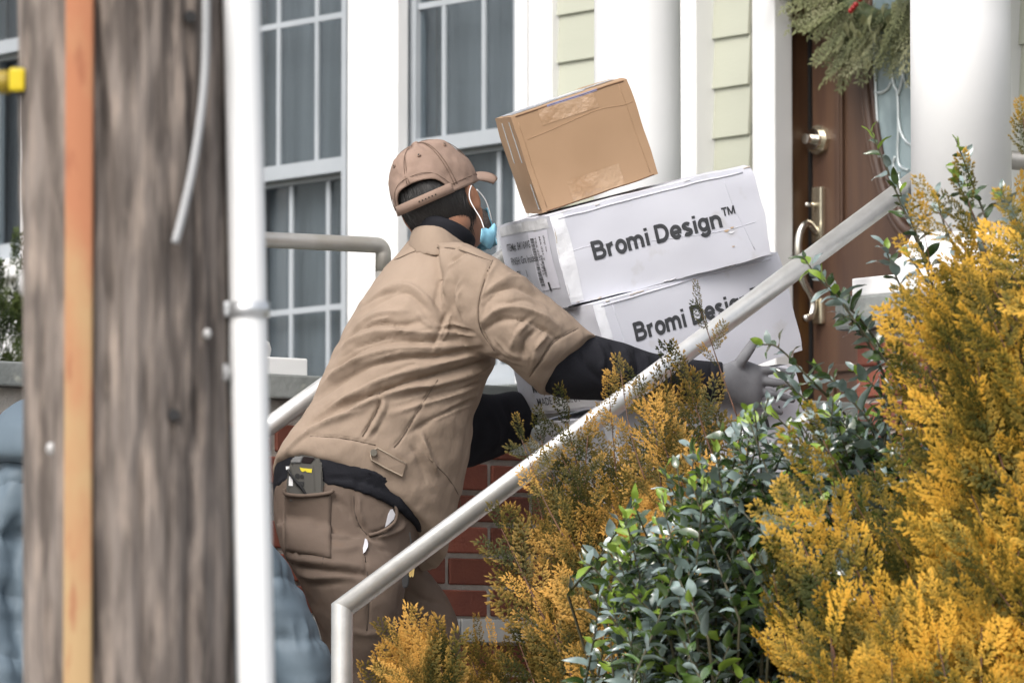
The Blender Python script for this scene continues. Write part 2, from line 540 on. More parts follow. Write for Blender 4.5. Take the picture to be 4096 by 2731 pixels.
# lock and handle set
def fp(x, y, d):
    return W(FAC_A + DD + d, FBp(x, DD), FZp(x, y, DD))
hb = FBp(1886, DD)
def disc(name, c, r, d0, d1, mat, n=20):
    v, f = tube_pts([c + S_ * d0, c + S_ * d1], r, n)
    return mesh(name, v, f, mat, door, False)
zdb = FZp(1886, 322, DD)
c = W(FAC_A + DD, hb, zdb)
disc('deadbolt', c, 0.042, -0.014, 0.001, MBRASS, 8)
disc('deadbolt', c, 0.030, -0.03, -0.0145, MCHROME)
disc('thumb_turn', c, 0.014, -0.055, -0.0305, MCHROME)
z1_, z0_ = FZp(1886, 430, DD), FZp(1886, 560, DD)
fbox('handle_plate', hb - 0.022, hb + 0.022, z0_, z1_, DD - 0.016, DD + 0.001, MBRASS, door, 0.006)
z3_, z2_ = FZp(1884, 685, DD), FZp(1884, 745, DD)
fbox('handle_plate', hb - 0.020, hb + 0.020, z2_, z3_, DD - 0.016, DD + 0.001, MBRASS, door, 0.006)
hp = [W(FAC_A + DD + d, hb, zz) for d, zz in ((-0.014, z0_ + 0.03), (-0.05, z0_ + 0.055), (-0.078, z0_ + 0.02), (-0.08, z0_ - 0.05), (-0.062, z0_ - 0.11), (-0.03, z3_ - 0.005), (-0.035, z2_ + 0.025), (-0.06, z2_ + 0.012))]
tube('grip_handle', spline(hp, 6), 0.0105, MCHROME, door, 10)
tube('thumb_latch', [W(FAC_A + DD - 0.014, hb, z1_ - 0.05), W(FAC_A + DD - 0.055, hb, z1_ - 0.052)], 0.006, MCHROME, door, 8)

# ---------------- wreath on the door
wr = empty('wreath', W(FAC_A + DD, FBp(2075, DD), FZp(2075, 60, DD)), 'mixed evergreen wreath with pale tips hanging on the front door', 'wreath')
MWR1 = M('wreath_green', (0.055, 0.075, 0.03), 0.6, (0.20, 0.21, 0.09), attr='tip', objrand=0.3, transl=0.2)
MWR2 = M('wreath_pale', (0.18, 0.19, 0.09), 0.6, (0.42, 0.42, 0.24), attr='tip', objrand=0.2, transl=0.2)
wc = np.array(W(FAC_A + DD - 0.05, FBp(2080, DD), FZp(2080, -150, DD)))
wpts = [wc + (B_ * math.cos(t) + np.array([0, 0, 1]) * math.sin(t)) * 0.24 for t in np.linspace(0, 2 * math.pi, 25)]
tube('frame_ring', wpts, 0.03, MWR1, wr, 8)


# ---------------- porch columns, piers and porch roof
def column(parent, c, zbase, r, ztop):
    prof = [(r * 1.0, zbase + 0.1224), (r * 1.0, zbase + 0.6), (r * 0.985, zbase + 1.2), (r * 0.93, ztop)]
    v, f = lathe(prof, c, 56)
    o = mesh('porch_column', v, f, MW, parent, True)
    k = r / 0.113
    prof = [(0.145 * k, zbase + 0.0415), (0.152 * k, zbase + 0.0510), (0.155 * k, zbase + 0.0646), (0.150 * k, zbase + 0.0802), (0.138 * k, zbase + 0.0857), (0.134 * k, zbase + 0.0898),
            (0.136 * k, zbase + 0.1020), (0.131 * k, zbase + 0.1122), (0.121 * k, zbase + 0.1170), (0.118 * k, zbase + 0.1258), (r * 0.99, zbase + 0.1360)]
    v, f = lathe(prof, c, 48)
    mesh('column_base', v, f, MW, o, True)
    ca, cb = (np.array(c) - A0)[:3] @ S_, (np.array(c) - A0)[:3] @ B_
    h = 0.175 * k
    box_obj('plinth', ca - h, ca + h, cb - h, cb + h, zbase, zbase + 0.0411, MW, o, 0.004)
    return o
cn = W(C_NEAR_A, CB, 0)
zslab_t = z_at(1184 / SD, cn); zslab_b = z_at(1318 / SD, cn)
column(house, cn, zslab_t + 0.001, 0.113, 4.5)
WB = 0.90                                   # near face of the far brick wall
zc_t = z_at(1500 / SD, W(0.47, WB, 0)); zc_b = zc_t - 0.054
aF = a_at(1465, WB + 0.17); cf = W(aF, WB + 0.17, 0)
column(house, cf, zc_t + 0.001, 0.105, 4.5)
aL = a_at(478, WB + 0.17); clf = W(aL, WB + 0.17, 0)
column(house, clf, zc_t + 0.001, 0.105, 4.5)
box_obj('porch_roof', C_NEAR_A - 0.45, FAC_A - 0.04, -0.35, 1.55, 4.5, 4.75, MW, house, 0.01)

# bricks ----------------------------------------------------------------
bm = bmesh.new()
BL, BH, BD = 0.232, 0.0605, 0.09
add_box(bm, np.array([0, 0, 0]), np.array([BL, 0, 0]), np.array([0, BD, 0]), np.array([0, 0, BH]))
bmesh.ops.recalc_face_normals(bm, faces=bm.faces)
bmesh.ops.bevel(bm, geom=list(bm.edges), offset=0.003, segments=1, affect='EDGES')
brick_me = bpy.data.meshes.new('brick'); bm.to_mesh(brick_me); bm.free(); brick_me.materials.append(MBRICK)
bm = bmesh.new()
add_box(bm, np.array([0, 0, 0]), np.array([BL / 2 - 0.006, 0, 0]), np.array([0, BD, 0]), np.array([0, 0, BH]))
bmesh.ops.recalc_face_normals(bm, faces=bm.faces)
bmesh.ops.bevel(bm, geom=list(bm.edges), offset=0.003, segments=1, affect='EDGES')
half_me = bpy.data.meshes.new('brick'); bm.to_mesh(half_me); bm.free(); half_me.materials.append(MBRICK)
rb_ = random.Random(5)
def place_brick(o_, ex, ey, parent, me=None):
    o = bpy.data.objects.new('brick', me or brick_me)
    m = Matrix.Identity(4)
    ez = np.cross(ex, ey)
    j = rb_.uniform(-0.0025, 0.0015)
    for i in range(3):
        m[i][0], m[i][1], m[i][2], m[i][3] = ex[i], ey[i], ez[i], o_[i] + ey[i] * j + ez[i] * rb_.uniform(-0.0012, 0.0012)
    o.matrix_basis = m
    col.objects.link(o)
    attach(o, parent)
PIT_L, PIT_H = BL + 0.013, 0.0725

bw = empty('brick_wall', W(0.6, WB + 0.17, 0.95), 'red brick side wall of the steps with grey mortar and flat stone coping', 'wall')
zl_t = z_at(2480 / SD, W(1.19, WB, 0)); zl_b = zl_t - 0.052
box_obj('wall_core', -0.5, FAC_A - 0.05, WB + 0.008, WB + 0.34, 0.9, zc_b - 0.001, MMORT, bw)
for seg in range(5):
    s0 = -0.55 + seg * 0.76
    box_obj('coping_slab', s0, min(s0 + 0.757, FAC_A - 0.045), WB - 0.03, WB + 0.37, zc_b, zc_t + 0.001 * (seg % 2), MSTONE, bw, 0.005)
a_j = a_at(1060, WB - 0.02)
for k in range(-3, 6):
    box_obj('stone_ledge', a_j + k * 0.42, a_j + k * 0.42 + 0.416, WB - 0.022, WB + 0.005, zl_b, zl_t, MLIME, bw, 0.002)
# vertical joint near layout column 1405/1977 of the crop: anchor the bond there
a_v = a_at((1040 + 1400 * 0.6576) / SD, WB)
row = 0
zz = zl_t + 0.008
while zz + BH < zc_b:
    off = (row % 2) * PIT_L / 2
    k0 = -8
    for k in range(k0, 8):
        a = a_v + off + k * PIT_L + 0.0065
        if -0.5 <= a and a + BL < 2.7: place_brick(W(a, WB, zz), S_, B_, bw)
    row += 1
    zz += PIT_H
zz = zl_b - 0.008 - BH
row = 1
while zz > 1.3:
    off = (row % 2) * PIT_L / 2
    for k in range(-4, 5):
        a = a_v + off + k * PIT_L + 0.0065
        place_brick(W(a, WB, zz), S_, B_, bw)
    row += 1
    zz -= PIT_H

# near pier under the near column (part of the house)
pr = 0.168
pier = box_obj('brick_pier', C_NEAR_A - pr + 0.012, C_NEAR_A + pr - 0.012, CB - pr + 0.012, CB + pr - 0.012, 0.9, zslab_b - 0.001, MMORT, house)
box_obj('pier_cap', C_NEAR_A - 0.203, C_NEAR_A + 0.203, CB - 0.203, CB + 0.203, zslab_b, zslab_t, MSTONE, pier, 0.008)
zz = zslab_b - 0.02 - BH
row = 0
while zz > 1.6:
    for s in (0, 1):
        if row % 2 == s:
            place_brick(W(C_NEAR_A - pr, CB + pr - BD, zz), S_, B_, pier); 
            place_brick(W(C_NEAR_A - pr + PIT_L, CB - pr, zz), S_, B_, pier, half_me)
            place_brick(W(C_NEAR_A - pr, CB - pr, zz), S_, B_, pier)
        else:
            place_brick(W(C_NEAR_A - pr, CB + pr, zz), -B_, S_, pier)
            place_brick(W(C_NEAR_A - pr, CB + pr - PIT_L, zz), -B_, S_, pier, half_me)
    row += 1
    zz -= PIT_H

# ------------------------------------------------------------------ front steps
steps = empty('front_steps', W(0.1, 0.45, 0.95), 'stone treads and brick risers climbing from the path to the porch', 'steps')
RISE = (LAND - 0.96) / 6
for i in range(6):
    zt_ = 0.96 + RISE * (i + 1)
    a0 = 0.1 + 0.28 * i
    a1 = a0 + 0.30 if i < 5 else FAC_A - 0.05
    box_obj('riser', a0 + 0.02, (a0 + 0.30 if i < 5 else FAC_A - 0.06), 0.06, WB - 0.035, 0.93, zt_ - 0.051, MBRICK, steps)
    box_obj('tread', a0, a1, 0.03, WB - 0.033, zt_ - 0.05, zt_, MLIME, steps, 0.005)
box_obj('cheek_wall', 0.1, FAC_A - 0.06, -0.02, 0.055, 0.93, 1.1, MBRICK, steps)

# ------------------------------------------------------------------ railings
hr = empty('handrail', W(0.0, 0.0, 0.93), 'shiny aluminium pipe handrail slanting up in front of the man to the white column', 'railing')
r0 = P(787, 1385, 0); 
ra0 = a_at(787, 0.0); p0 = W(ra0, 0, 0); zr0 = z_at(1398, p0)
ra1 = a_at(2095, 0.0); p1 = W(ra1, 0, 0); zr1 = z_at(421, p1)
RR = 0.0225
bm = bmesh.new()
def mitre_rail():
    """sloping rail with mitred end on the post"""
    v, f = [], []
    n = 20
    d = W(ra1, 0, zr1) - W(ra0, 0, zr0); L = np.linalg.norm(d); d /= L
    e1 = np.array([0, 0, 1.0]); e1 = e1 - d * (e1 @ d); e1 /= np.linalg.norm(e1); e2 = np.cross(d, e1)
    nm = d + np.array([0, 0, -1.0]); nm /= np.linalg.norm(nm)           # mitre plane normal... between rail and post
    o = W(ra0, 0, zr0)
    nrm = d - np.array([0, 0, -1.0]); nrm /= np.linalg.norm(nrm)
    for k in range(n):
        a = 2 * math.pi * k / n
        off = (e1 * math.cos(a) + e2 * math.sin(a)) * RR
        t = -(off @ nrm) / (d @ nrm)
        v.append(o + off + d * t)
    for k in range(n):
        a = 2 * math.pi * k / n
        v.append(W(ra1 + 0.06, 0, zr1 + 0.06 * (zr1 - zr0) / (ra1 - ra0)) + (e1 * math.cos(a) + e2 * math.sin(a)) * RR)
    for k in range(n): f.append((k, (k + 1) % n, n + (k + 1) % n, n + k))
    f.append(tuple(range(n))[::-1]); f.append(tuple(range(n, 2 * n)))
    mesh('rail', v, f, MALU, hr, True)
    v, f = [], []
    u1, u2 = S_, B_
    for k in range(n):
        a = 2 * math.pi * k / n
        off = (u1 * math.cos(a) + u2 * math.sin(a)) * RR
        t = -(off @ nrm) / nrm[2]
        v.append(o + off + np.array([0, 0, t]))
    for k in range(n):
        a = 2 * math.pi * k / n
        q = o + (u1 * math.cos(a) + u2 * math.sin(a)) * RR; q[2] = 0.93
        v.append(q)
    for k in range(n): f.append((n + k, n + (k + 1) % n, (k + 1) % n, k))
    mesh('post', v, f, MALU, hr, True)
mitre_rail()
fr_ = empty('handrail', W(0.1, 0.80, 0.95), 'white pipe handrail on the far side of the steps behind the man', 'railing')
fa = a_at(669, 0.80); fz = z_at(942, W(fa, 0.80, 0))
sl_ = (zr1 - zr0) / (ra1 - ra0)
tube('rail', [W(fa - 0.45, 0.80, fz - 0.45 * sl_), W(fa + 0.7, 0.80, fz + 0.7 * sl_)], 0.0215, MALU, fr_)
tube('post', [W(fa - 0.43, 0.80, 0.93), W(fa - 0.43, 0.80, fz - 0.43 * sl_)], 0.02, MALU, fr_)
gr = empty('guard_rail', W(0.5, WB + 0.17, zc_t), 'weathered steel guard rail standing on the stone coping before the windows', 'railing')
ga = a_at(880, WB + 0.17); gz = z_at(564, W(ga, WB + 0.17, 0)); gz0 = z_at(562, W(a_at(640, WB + 0.17), WB + 0.17, 0))
bg = WB + 0.17
tube('rail', [W(ga - 0.95, bg, gz0)] + [W(ga - 0.02 + 0.02 * math.sin(t), bg, gz - 0.02 + 0.02 * math.cos(t)) for t in np.linspace(0, math.pi / 2, 7)] + [W(ga, bg, gz - 0.06)], 0.0185, MRUST, gr, 16)
tube('post', [W(ga, bg, zc_t), W(ga, bg, gz - 0.061)], 0.0185, MRUST, gr, 16)
ng = empty('guard_rail', W(C_NEAR_A + 0.5, 0.02, LAND), 'short steel rail running right from the white porch column', 'railing')
nz_ = z_at(370, W(C_NEAR_A + 0.3, 0.02, 0))
tube('rail', [W(C_NEAR_A + 0.1, 0.02, nz_), W(FAC_A - 0.02, 0.02, nz_)], 0.022, MRUST, ng)
tube('post', [W(FAC_A - 0.1, 0.02, LAND), W(FAC_A - 0.1, 0.02, nz_ - 0.015)], 0.018, MRUST, ng)

# ------------------------------------------------------------------ utility pole
PY = 8.0
pole = empty('utility_pole', (*P(292, 800, PY)[:2], 0.1), 'weathered brown timber utility pole in the foreground', 'pole')
MPOLE = M('pole_wood', (0.20, 0.170, 0.150), 0.9, (0.085, 0.070, 0.061), 9, stretch=(4, 4, 0.6), detail=12, lo=0.39, hi=0.61, bump=0.012, bscale=14, bstretch=(4, 4, 0.25), wear=((0.31, 0.255, 0.215), 12, 0.50, 0.74, (2.8, 2.8, 0.6)))
n, m = 120, 300
rp = 0.148
zb_, zt_ = 0.08, 7.5
zlo, zhi = P(0, 1568, PY)[2], P(0, 0, PY)[2]
zs_ = list(np.linspace(zb_, zlo - 0.05, 20)) + list(np.linspace(zlo, zhi, 210)) + list(np.linspace(zhi + 0.05, zt_, 30))
xb, xt = P(296, 1568, PY)[0], P(275, 0, PY)[0]
v, f = [], []
rk = random.Random(11)
cracks = [(rk.uniform(0, 2 * math.pi), rk.uniform(zlo - 0.3, zhi + 0.2), rk.uniform(0.12, 0.5), rk.uniform(0.010, 0.022), rk.uniform(0.015, 0.035)) for _ in range(90)]
for i, z in enumerate(zs_):
    cx = xb + (xt - xb) * (z - zlo) / (zhi - zlo)
    for k in range(n):
        a = 2 * math.pi * k / n
        r = rp * (1 - 0.004 * (z - 1.5))
        q = Vector((math.cos(a) * 3.2, math.sin(a) * 3.2, z * 0.7))
        r += 0.006 * mn.noise(q) + 0.0045 * mn.noise(Vector((math.cos(a) * 12, math.sin(a) * 12, z * 1.1))) + 0.002 * mn.noise(Vector((math.cos(a) * 30, math.sin(a) * 30, z * 3)))
        for (ca, cz, cl, dp, wd) in cracks:
            dz = (z - cz) / cl
            if abs(dz) < 1:
                da = (a - ca - 0.06 * math.sin(z * 7 + ca) + math.pi) % (2 * math.pi) - math.pi
                r -= dp * (1 - dz * dz) * math.exp(-(da / wd) ** 2)
        v.append((cx + r * math.cos(a), PY + r * math.sin(a), z))
for i in range(len(zs_) - 1):
    for k in range(n):
        f.append((i * n + k, i * n + (k + 1) % n, (i + 1) * n + (k + 1) % n, (i + 1) * n + k))
f.append(tuple((len(zs_) - 1) * n + k for k in range(n)))
mesh('shaft', v, f, MPOLE, pole, True)
# rusty cover strip
MORG = M('rusty_cover', (0.36, 0.145, 0.07), 0.75, (0.38, 0.255, 0.125), 14, stretch=(1, 1, 0.5), lo=0.3, hi=0.7, wear=((0.27, 0.095, 0.045), 22, 0.55, 0.72, (2, 2, 0.5)), bump=0.0006, bscale=60)
def rust_by_height(m):
    """the cover is rusted orange high up and bleached tan lower down"""
    n_, l_ = m.node_tree.nodes, m.node_tree.links
    mix = [x for x in n_ if x.type == 'MIX'][0]
    old = mix.inputs[0].links[0].from_socket
    g_ = n_.new('ShaderNodeNewGeometry'); sx = n_.new('ShaderNodeSeparateXYZ'); l_.new(g_.outputs['Position'], sx.inputs[0])
    mr = n_.new('ShaderNodeMapRange'); mr.inputs[1].default_value = 2.35; mr.inputs[2].default_value = 1.75
    mr.inputs[3].default_value = -.45; mr.inputs[4].default_value = .55
    l_.new(sx.outputs['Z'], mr.inputs[0])
    ad = n_.new('ShaderNodeMath'); ad.operation = 'ADD'; ad.use_clamp = True
    l_.new(old, ad.inputs[0]); l_.new(mr.outputs[0], ad.inputs[1]); l_.new(ad.outputs[0], mix.inputs[0])
rust_by_height(MORG)
def conduit(name, x0t, x1t, x0b, x1b, Yc, mat, parent, flat=False, z0=0.1, z1=7.0):
    cT, cB = P((x0t + x1t) / 2, 0, Yc), P((x0b + x1b) / 2, 1568, Yc)
    r = (P(x1t, 0, Yc)[0] - P(x0t, 0, Yc)[0]) / 2
    d = (cT - cB) / (cT[2] - cB[2])
    pts = [cB + d * (zz - cB[2]) for zz in (z0, cB[2], (cB[2] + cT[2]) / 2, cT[2], z1)]
    if not flat:
        return tube(name, pts, r, mat, parent, 32), pts, r
    v, f = [], []
    prof = [(-1, 0.9), (-1, -0.55), (-0.85, -0.72), (-0.4, -0.8), (0, -0.83), (0.4, -0.8), (0.85, -0.72), (1, -0.55), (1, 0.9)]
    for p in pts:
        for (dx, dy) in prof: v.append(p + np.array([dx * r, dy * r * 0.8, 0]))
    k_ = len(prof)
    for i in range(len(pts) - 1):
        for k in range(k_): f.append((i * k_ + k, i * k_ + (k + 1) % k_, (i + 1) * k_ + (k + 1) % k_, (i + 1) * k_ + k))
    return mesh(name, v, f, mat, parent, False), pts, r
cg = empty('cable_guard', (*P(180, 800, PY - 0.14)[:2], 0.1), 'rusty orange metal cable guard strapped up the left of the pole', 'conduit')
conduit('cover', 152, 216, 146, 212, PY - 0.150, MORG, cg, True)
MPVC = M('white_pvc', (0.80, 0.81, 0.82), 0.4, (0.76, 0.78, 0.79), 2)
wp = empty('white_conduit', (*P(570, 800, PY - 0.05)[:2], 0.1), 'glossy white plastic conduit running up the right side of the pole', 'conduit')
_, wpts_, wr_ = conduit('pipe', 512, 598, 546, 630, PY - 0.03, MPVC, wp)
zs = z_at(712, wpts_[1])
cpos = wpts_[1] + (wpts_[3] - wpts_[1]) * (zs - wpts_[1][2]) / (wpts_[3][2] - wpts_[1][2])
MSTRAP = M('strap_metal', (0.62, 0.64, 0.66), 0.35, metal=0.7)
v, f = lathe([(wr_ + 0.0005, zs - 0.011), (wr_ + 0.0035, zs - 0.010), (wr_ + 0.0035, zs + 0.010), (wr_ + 0.0005, zs + 0.011)], cpos, 32)
mesh('strap', v, f[:-2], MSTRAP, wp, True)
bm = bmesh.new()
add_box(bm, cpos + np.array([-wr_ - 0.022, -0.012, -0.010]), np.array([0.024, 0, 0]), np.array([0, 0.02, 0]), np.array([0, 0, 0.021]))
bev(bm, 0.003); bm_link('strap_ear', bm, MSTRAP, wp)
# loose grey ground wire
MWIRE = M('grey_wire', (0.32, 0.33, 0.34), 0.5)
gw = empty('ground_wire', P(402, 560, PY - 0.16), 'grey wire stapled loosely down the pole beside the white conduit', 'cable')
wpx = [(474, -60), (473, 60), (472, 130), (468, 200), (458, 290), (440, 400), (415, 510), (402, 558)]
def pole_front(x, extra=0.006):
    dx = P(x, 700, PY)[0] - P(286, 700, PY)[0]
    return PY - math.sqrt(max(1e-4, rp ** 2 - dx ** 2)) - extra
tube('wire', spline([P(x, y, pole_front(x, 0.012)) for x, y in wpx], 6), [0.0058] * 43, MWIRE, gw, 10)
# hardware on the pole
MNAIL = M('galvanised', (0.40, 0.40, 0.40), 0.5, metal=0.3)
def stud(x, y, r, name='nail_head', mat=MNAIL, dx=0, ry=1.0):
    p = P(x, y, pole_front(x, 0.002))
    v, f = [], []
    bm_ = bmesh.new()
    bmesh.ops.create_uvsphere(bm_, u_segments=12, v_segments=8, radius=r)
    for q in bm_.verts: q.co = Vector((q.co.x, q.co.y * 0.5, q.co.z * ry)) + Vector(p)
    bm_link(name, bm_, mat, pole, True)
for (x, y, r, ry) in ((515, 855, 0.0085, 1.5), (476, 766, 0.006, 1.2), (117, 1030, 0.007, 1.3), (62, 650, 0.013, 1.7), (62, 345, 0.010, 2.0), (64, 105, 0.012, 1.8)):
    stud(x, y, r, ry=ry)
v, f = tube_pts([P(400, 952, pole_front(400, 0.004)), P(400, 952, pole_front(400, -0.02))], 0.0085, 14)
mesh('drill_hole', v, f, MBLACK, pole)
v, f = tube_pts([P(437, 38, pole_front(437, 0.004)), P(437, 38, pole_front(437, -0.02))], 0.0085, 14)
mesh('drill_hole', v, f, MBLACK, pole)
# yellow tape tied to the pole
MYEL = M('yellow_tape', (0.72, 0.56, 0.015), 0.45, transl=0.25)
yt = empty('marker_tag', P(60, 185, PY - 0.1), 'bright yellow reflector tag with black rubber edge on the left of the pole', 'tag')
pc = P(58, 184, pole_front(62, 0.02))
bm = bmesh.new()
add_box(bm, pc + np.array([-0.020, -0.0025, -0.0205]), np.array([0.034, 0, 0]), np.array([0, 0.02, 0]), np.array([0, 0, 0.041]))
bev(bm, 0.008, 3); bm_link('rubber_backing', bm, M('dark_rubber', (0.035, 0.036, 0.04), 0.6), yt)
bm = bmesh.new()
add_box(bm, pc + np.array([-0.022, -0.009, -0.0165]), np.array([0.022, 0, 0]), np.array([0, 0.014, 0]), np.array([0, 0, 0.033]))
bev(bm, 0.004, 2); bm_link('reflector', bm, MYEL, yt)
v, f = [], []
for i in range(9):
    q = pc + np.array([-0.022 - 0.012 * i, 0.012 + 0.004 * math.sin(i * 0.9), -0.002 + 0.0008 * i])
    v += [q + np.array([0, 0, 0.0165]), q + np.array([0, 0.002, -0.0165])]
for i in range(8): f.append((2 * i, 2 * i + 1, 2 * i + 3, 2 * i + 2))
o = mesh('tape_tail', v, f, M('dull_tape', (0.30, 0.22, 0.02), 0.5, transl=0.2), yt, True)
md = o.modifiers.new('thick', 'SOLIDIFY'); md.thickness = 0.001

# ------------------------------------------------------------------ shaping helpers for bodies and cloth
def ringtube(rings, n=36, sub=4, sq=0.0):
    """rings: (Lx,Ly,Rx,Ry,Y,dY[,nearshift_x,nearshift_y[,skew]]) outline points on either side, depth, half thickness"""
    R = [np.array(list(r) + [0] * (9 - len(r)), float) for r in rings]
    R = spline(R, sub) if sub > 1 else R
    v, f = [], []
    for r in R:
        Lx, Ly, Rx, Ry, Y, dY, sx, sy, sk = r
        a, b = P(Lx, Ly, Y - sk), P(Rx, Ry, Y + sk)
        c = (a + b) / 2; A = (b - a) / 2
        nr = P((Lx + Rx) / 2 + sx, (Ly + Ry) / 2 + sy, Y - dY) - c
        for k in range(n):
            t = 2 * math.pi * k / n
            ct, st = math.cos(t), math.sin(t)
            v.append(c + A * ct + nr * st)
    m = len(R)
    for i in range(m - 1):
        for k in range(n):
            f.append((i * n + k, i * n + (k + 1) % n, (i + 1) * n + (k + 1) % n, (i + 1) * n + k))
    f.append(tuple(range(n))[::-1]); f.append(tuple((m - 1) * n + k for k in range(n)))
    return v, f

def ellipsoid(c, ax, n=24, m=16):
    """ax: 3 semi-axis vectors"""
    v, f = [], []
    c = np.asarray(c)
    for i in range(m + 1):
        p = math.pi * i / m
        for k in range(n):
            t = 2 * math.pi * k / n
            v.append(c + ax[0] * math.sin(p) * math.cos(t) + ax[1] * math.sin(p) * math.sin(t) + ax[2] * math.cos(p))
    for i in range(m):
        for k in range(n):
            f.append((i * n + k, i * n + (k + 1) % n, (i + 1) * n + (k + 1) % n, (i + 1) * n + k))
    return v, f

def fuse(parts, voxel=0.006, smooth=6, sfac=0.5):
    """union of closed shells as one continuous surface -> (verts, faces)"""
    v, f = [], []
    for pv, pf in parts:
        o = len(v); v += list(pv); f += [tuple(i + o for i in q) for q in pf]
    me = bpy.data.meshes.new('tmp')
    me.from_pydata([tuple(map(float, p)) for p in v], [], f)
    bm = bmesh.new(); bm.from_mesh(me)
    bmesh.ops.remove_doubles(bm, verts=bm.verts, dist=1e-5)
    bmesh.ops.recalc_face_normals(bm, faces=bm.faces)
    bm.to_mesh(me); bm.free()
    o = bpy.data.objects.new('tmp', me); col.objects.link(o)
    r = o.modifiers.new('r', 'REMESH'); r.mode = 'VOXEL'; r.voxel_size = voxel; r.adaptivity = 0
    s = o.modifiers.new('s', 'SMOOTH'); s.factor = sfac; s.iterations = smooth
    dg = bpy.context.evaluated_depsgraph_get()
    ev = o.evaluated_get(dg).to_mesh()
    V = np.empty(len(ev.vertices) * 3); ev.vertices.foreach_get('co', V)
    Fc = [tuple(p.vertices) for p in ev.polygons]
    bpy.data.objects.remove(o); bpy.data.meshes.remove(me)
    return V.reshape(-1, 3), Fc

def normals(V, Fc):
    N = np.zeros_like(V)
    q = np.array([(f[0], f[1], f[2], f[3] if len(f) > 3 else f[2]) for f in Fc])
    n = np.cross(V[q[:, 2]] - V[q[:, 0]], V[q[:, 3]] - V[q[:, 1]])
    for k in range(4): np.add.at(N, q[:, k], n)
    return N / (np.linalg.norm(N, axis=1)[:, None] + 1e-12)

def folds(V, Fc, lines):
    """cloth folds: raise or sink a ridge along a line on the camera-facing side.
    lines: (points, half width in layout px, height in m, sharp?)"""
    N = normals(V, Fc)
    px = proj(V)
    face = np.clip(-N[:, 1] * 1.6 + 0.15, 0, 1)
    D = np.zeros(len(V))
    for pts, wd, h in lines:
        q = np.array(spline(pts, 8))
        best = np.full(len(V), 1e9); pos = np.zeros(len(V))
        for i in range(len(q) - 1):
            a, b = q[i], q[i + 1]
            ab = b - a; L = ab @ ab + 1e-9
            t = np.clip(((px - a) @ ab) / L, 0, 1)
            cr = (px[:, 0] - a[0]) * ab[1] - (px[:, 1] - a[1]) * ab[0]
            d = np.linalg.norm(px - a - t[:, None] * ab, axis=1)
            better = d < best
            best = np.where(better, d, best)
            pos = np.where(better, (i + t) / (len(q) - 1), pos)
        taper = np.clip(np.minimum(pos, 1 - pos) * 5, 0, 1)
        D += h * np.exp(-(best / wd) ** 1.4) * (0.25 + 0.75 * taper)
    return V + N * (D * face)[:, None]

def crumple(V, Fc, amp, sc, stretch=(1, 1, 1), seed=0):
    N = normals(V, Fc)
    d = np.array([mn.noise(Vector((p[0] * sc * stretch[0] + seed, p[1] * sc * stretch[1], p[2] * sc * stretch[2]))) for p in V])
    return V + N * (d * amp)[:, None]

MTAN = M('tan_twill', (0.275, 0.212, 0.163), 0.9, (0.235, 0.180, 0.137), 7, spec=0.25, bump=0.0035, bscale=26, bstretch=(1.3, 1.3, 0.8))
MTROU = M('brown_trouser_twill', (0.142, 0.107, 0.085), 0.88, (0.122, 0.091, 0.072), 8, spec=0.25, bump=0.003, bscale=24, wear=((0.165, 0.108, 0.074), 6, 0.62, 0.8))
MNAVY = M('black_knit', (0.009, 0.0095, 0.013), 0.85, (0.013, 0.0135, 0.018), 30, spec=0.2, bump=0.0008, bscale=300)
MSKIN = M('skin', (0.30, 0.145, 0.085), 0.5, (0.25, 0.115, 0.065), 12)
MHAIR = M('dark_hair', (0.010, 0.009, 0.009), 0.5, (0.022, 0.02, 0.02), 60, stretch=(1, 1, 0.1), lo=0.5, hi=0.75)
MGLOVE = M('grey_glove_knit', (0.155, 0.158, 0.17), 0.8, (0.125, 0.128, 0.14), 25, bump=0.0006, bscale=500)
MCAP = M('tan_cap_cotton', (0.255, 0.178, 0.140), 0.9, (0.212, 0.146, 0.113), 16, bump=0.0005, bscale=300)
MMASK = M('blue_mask', (0.30, 0.62, 0.78), 0.7, (0.24, 0.55, 0.73), 10, transl=0.2)
MCORD = M('white_cord', (0.75, 0.75, 0.76), 0.7)

# ------------------------------------------------------------------ delivery man
man = empty('person', (*P(800, 1400, 12.45)[:2], 1.133), 'man in tan work shirt and cap climbing the steps with a stack of cartons', 'person')
YB = 12.53
shirt_t = ringtube([
    (640, 1100, 1003, 1262, YB, .135, -18, -98),
    (627, 1080, 1022, 1262, YB, .15, -20, -102),
    (648, 1028, 1048, 1175, YB, .155, -8, -72),
    (690, 962, 1070, 1085, YB, .155, 0, -42),
    (717, 921, 1083, 1010, YB, .155, 0, -26),
    (738, 868, 1092, 945, YB + .01, .16, 0, -14),
    (768, 803, 1116, 882, YB + .02, .165, 0, -8),
    (800, 738, 1140, 815, YB + .03, .165, 0, 0),
    (838, 676, 1140, 735, YB + .04, .16, 0, 5),
    (876, 624, 1125, 650, YB + .05, .145, 0, 12),
    (908, 588, 1098, 596, YB + .06, .12, 0, 16),
    (935, 560, 1070, 566, YB + .07, .09, 0, 10),
    (950, 545, 1052, 552, YB + .08, .07, 0, 6)])
slv = ringtube([
    (1005, 560, 1040, 800, 12.50, .09),
    (1060, 556, 1092, 812, 12.46, .10),
    (1122, 584, 1136, 822, 12.42, .10, 0, 0),
    (1198, 632, 1168, 838, 12.40, .095),
    (1268, 690, 1200, 866, 12.41, .09),
    (1328, 738, 1226, 892, 12.43, .085, -10, -8),
    (1372, 771, 1246, 912, 12.45, .08, -22, -18)])
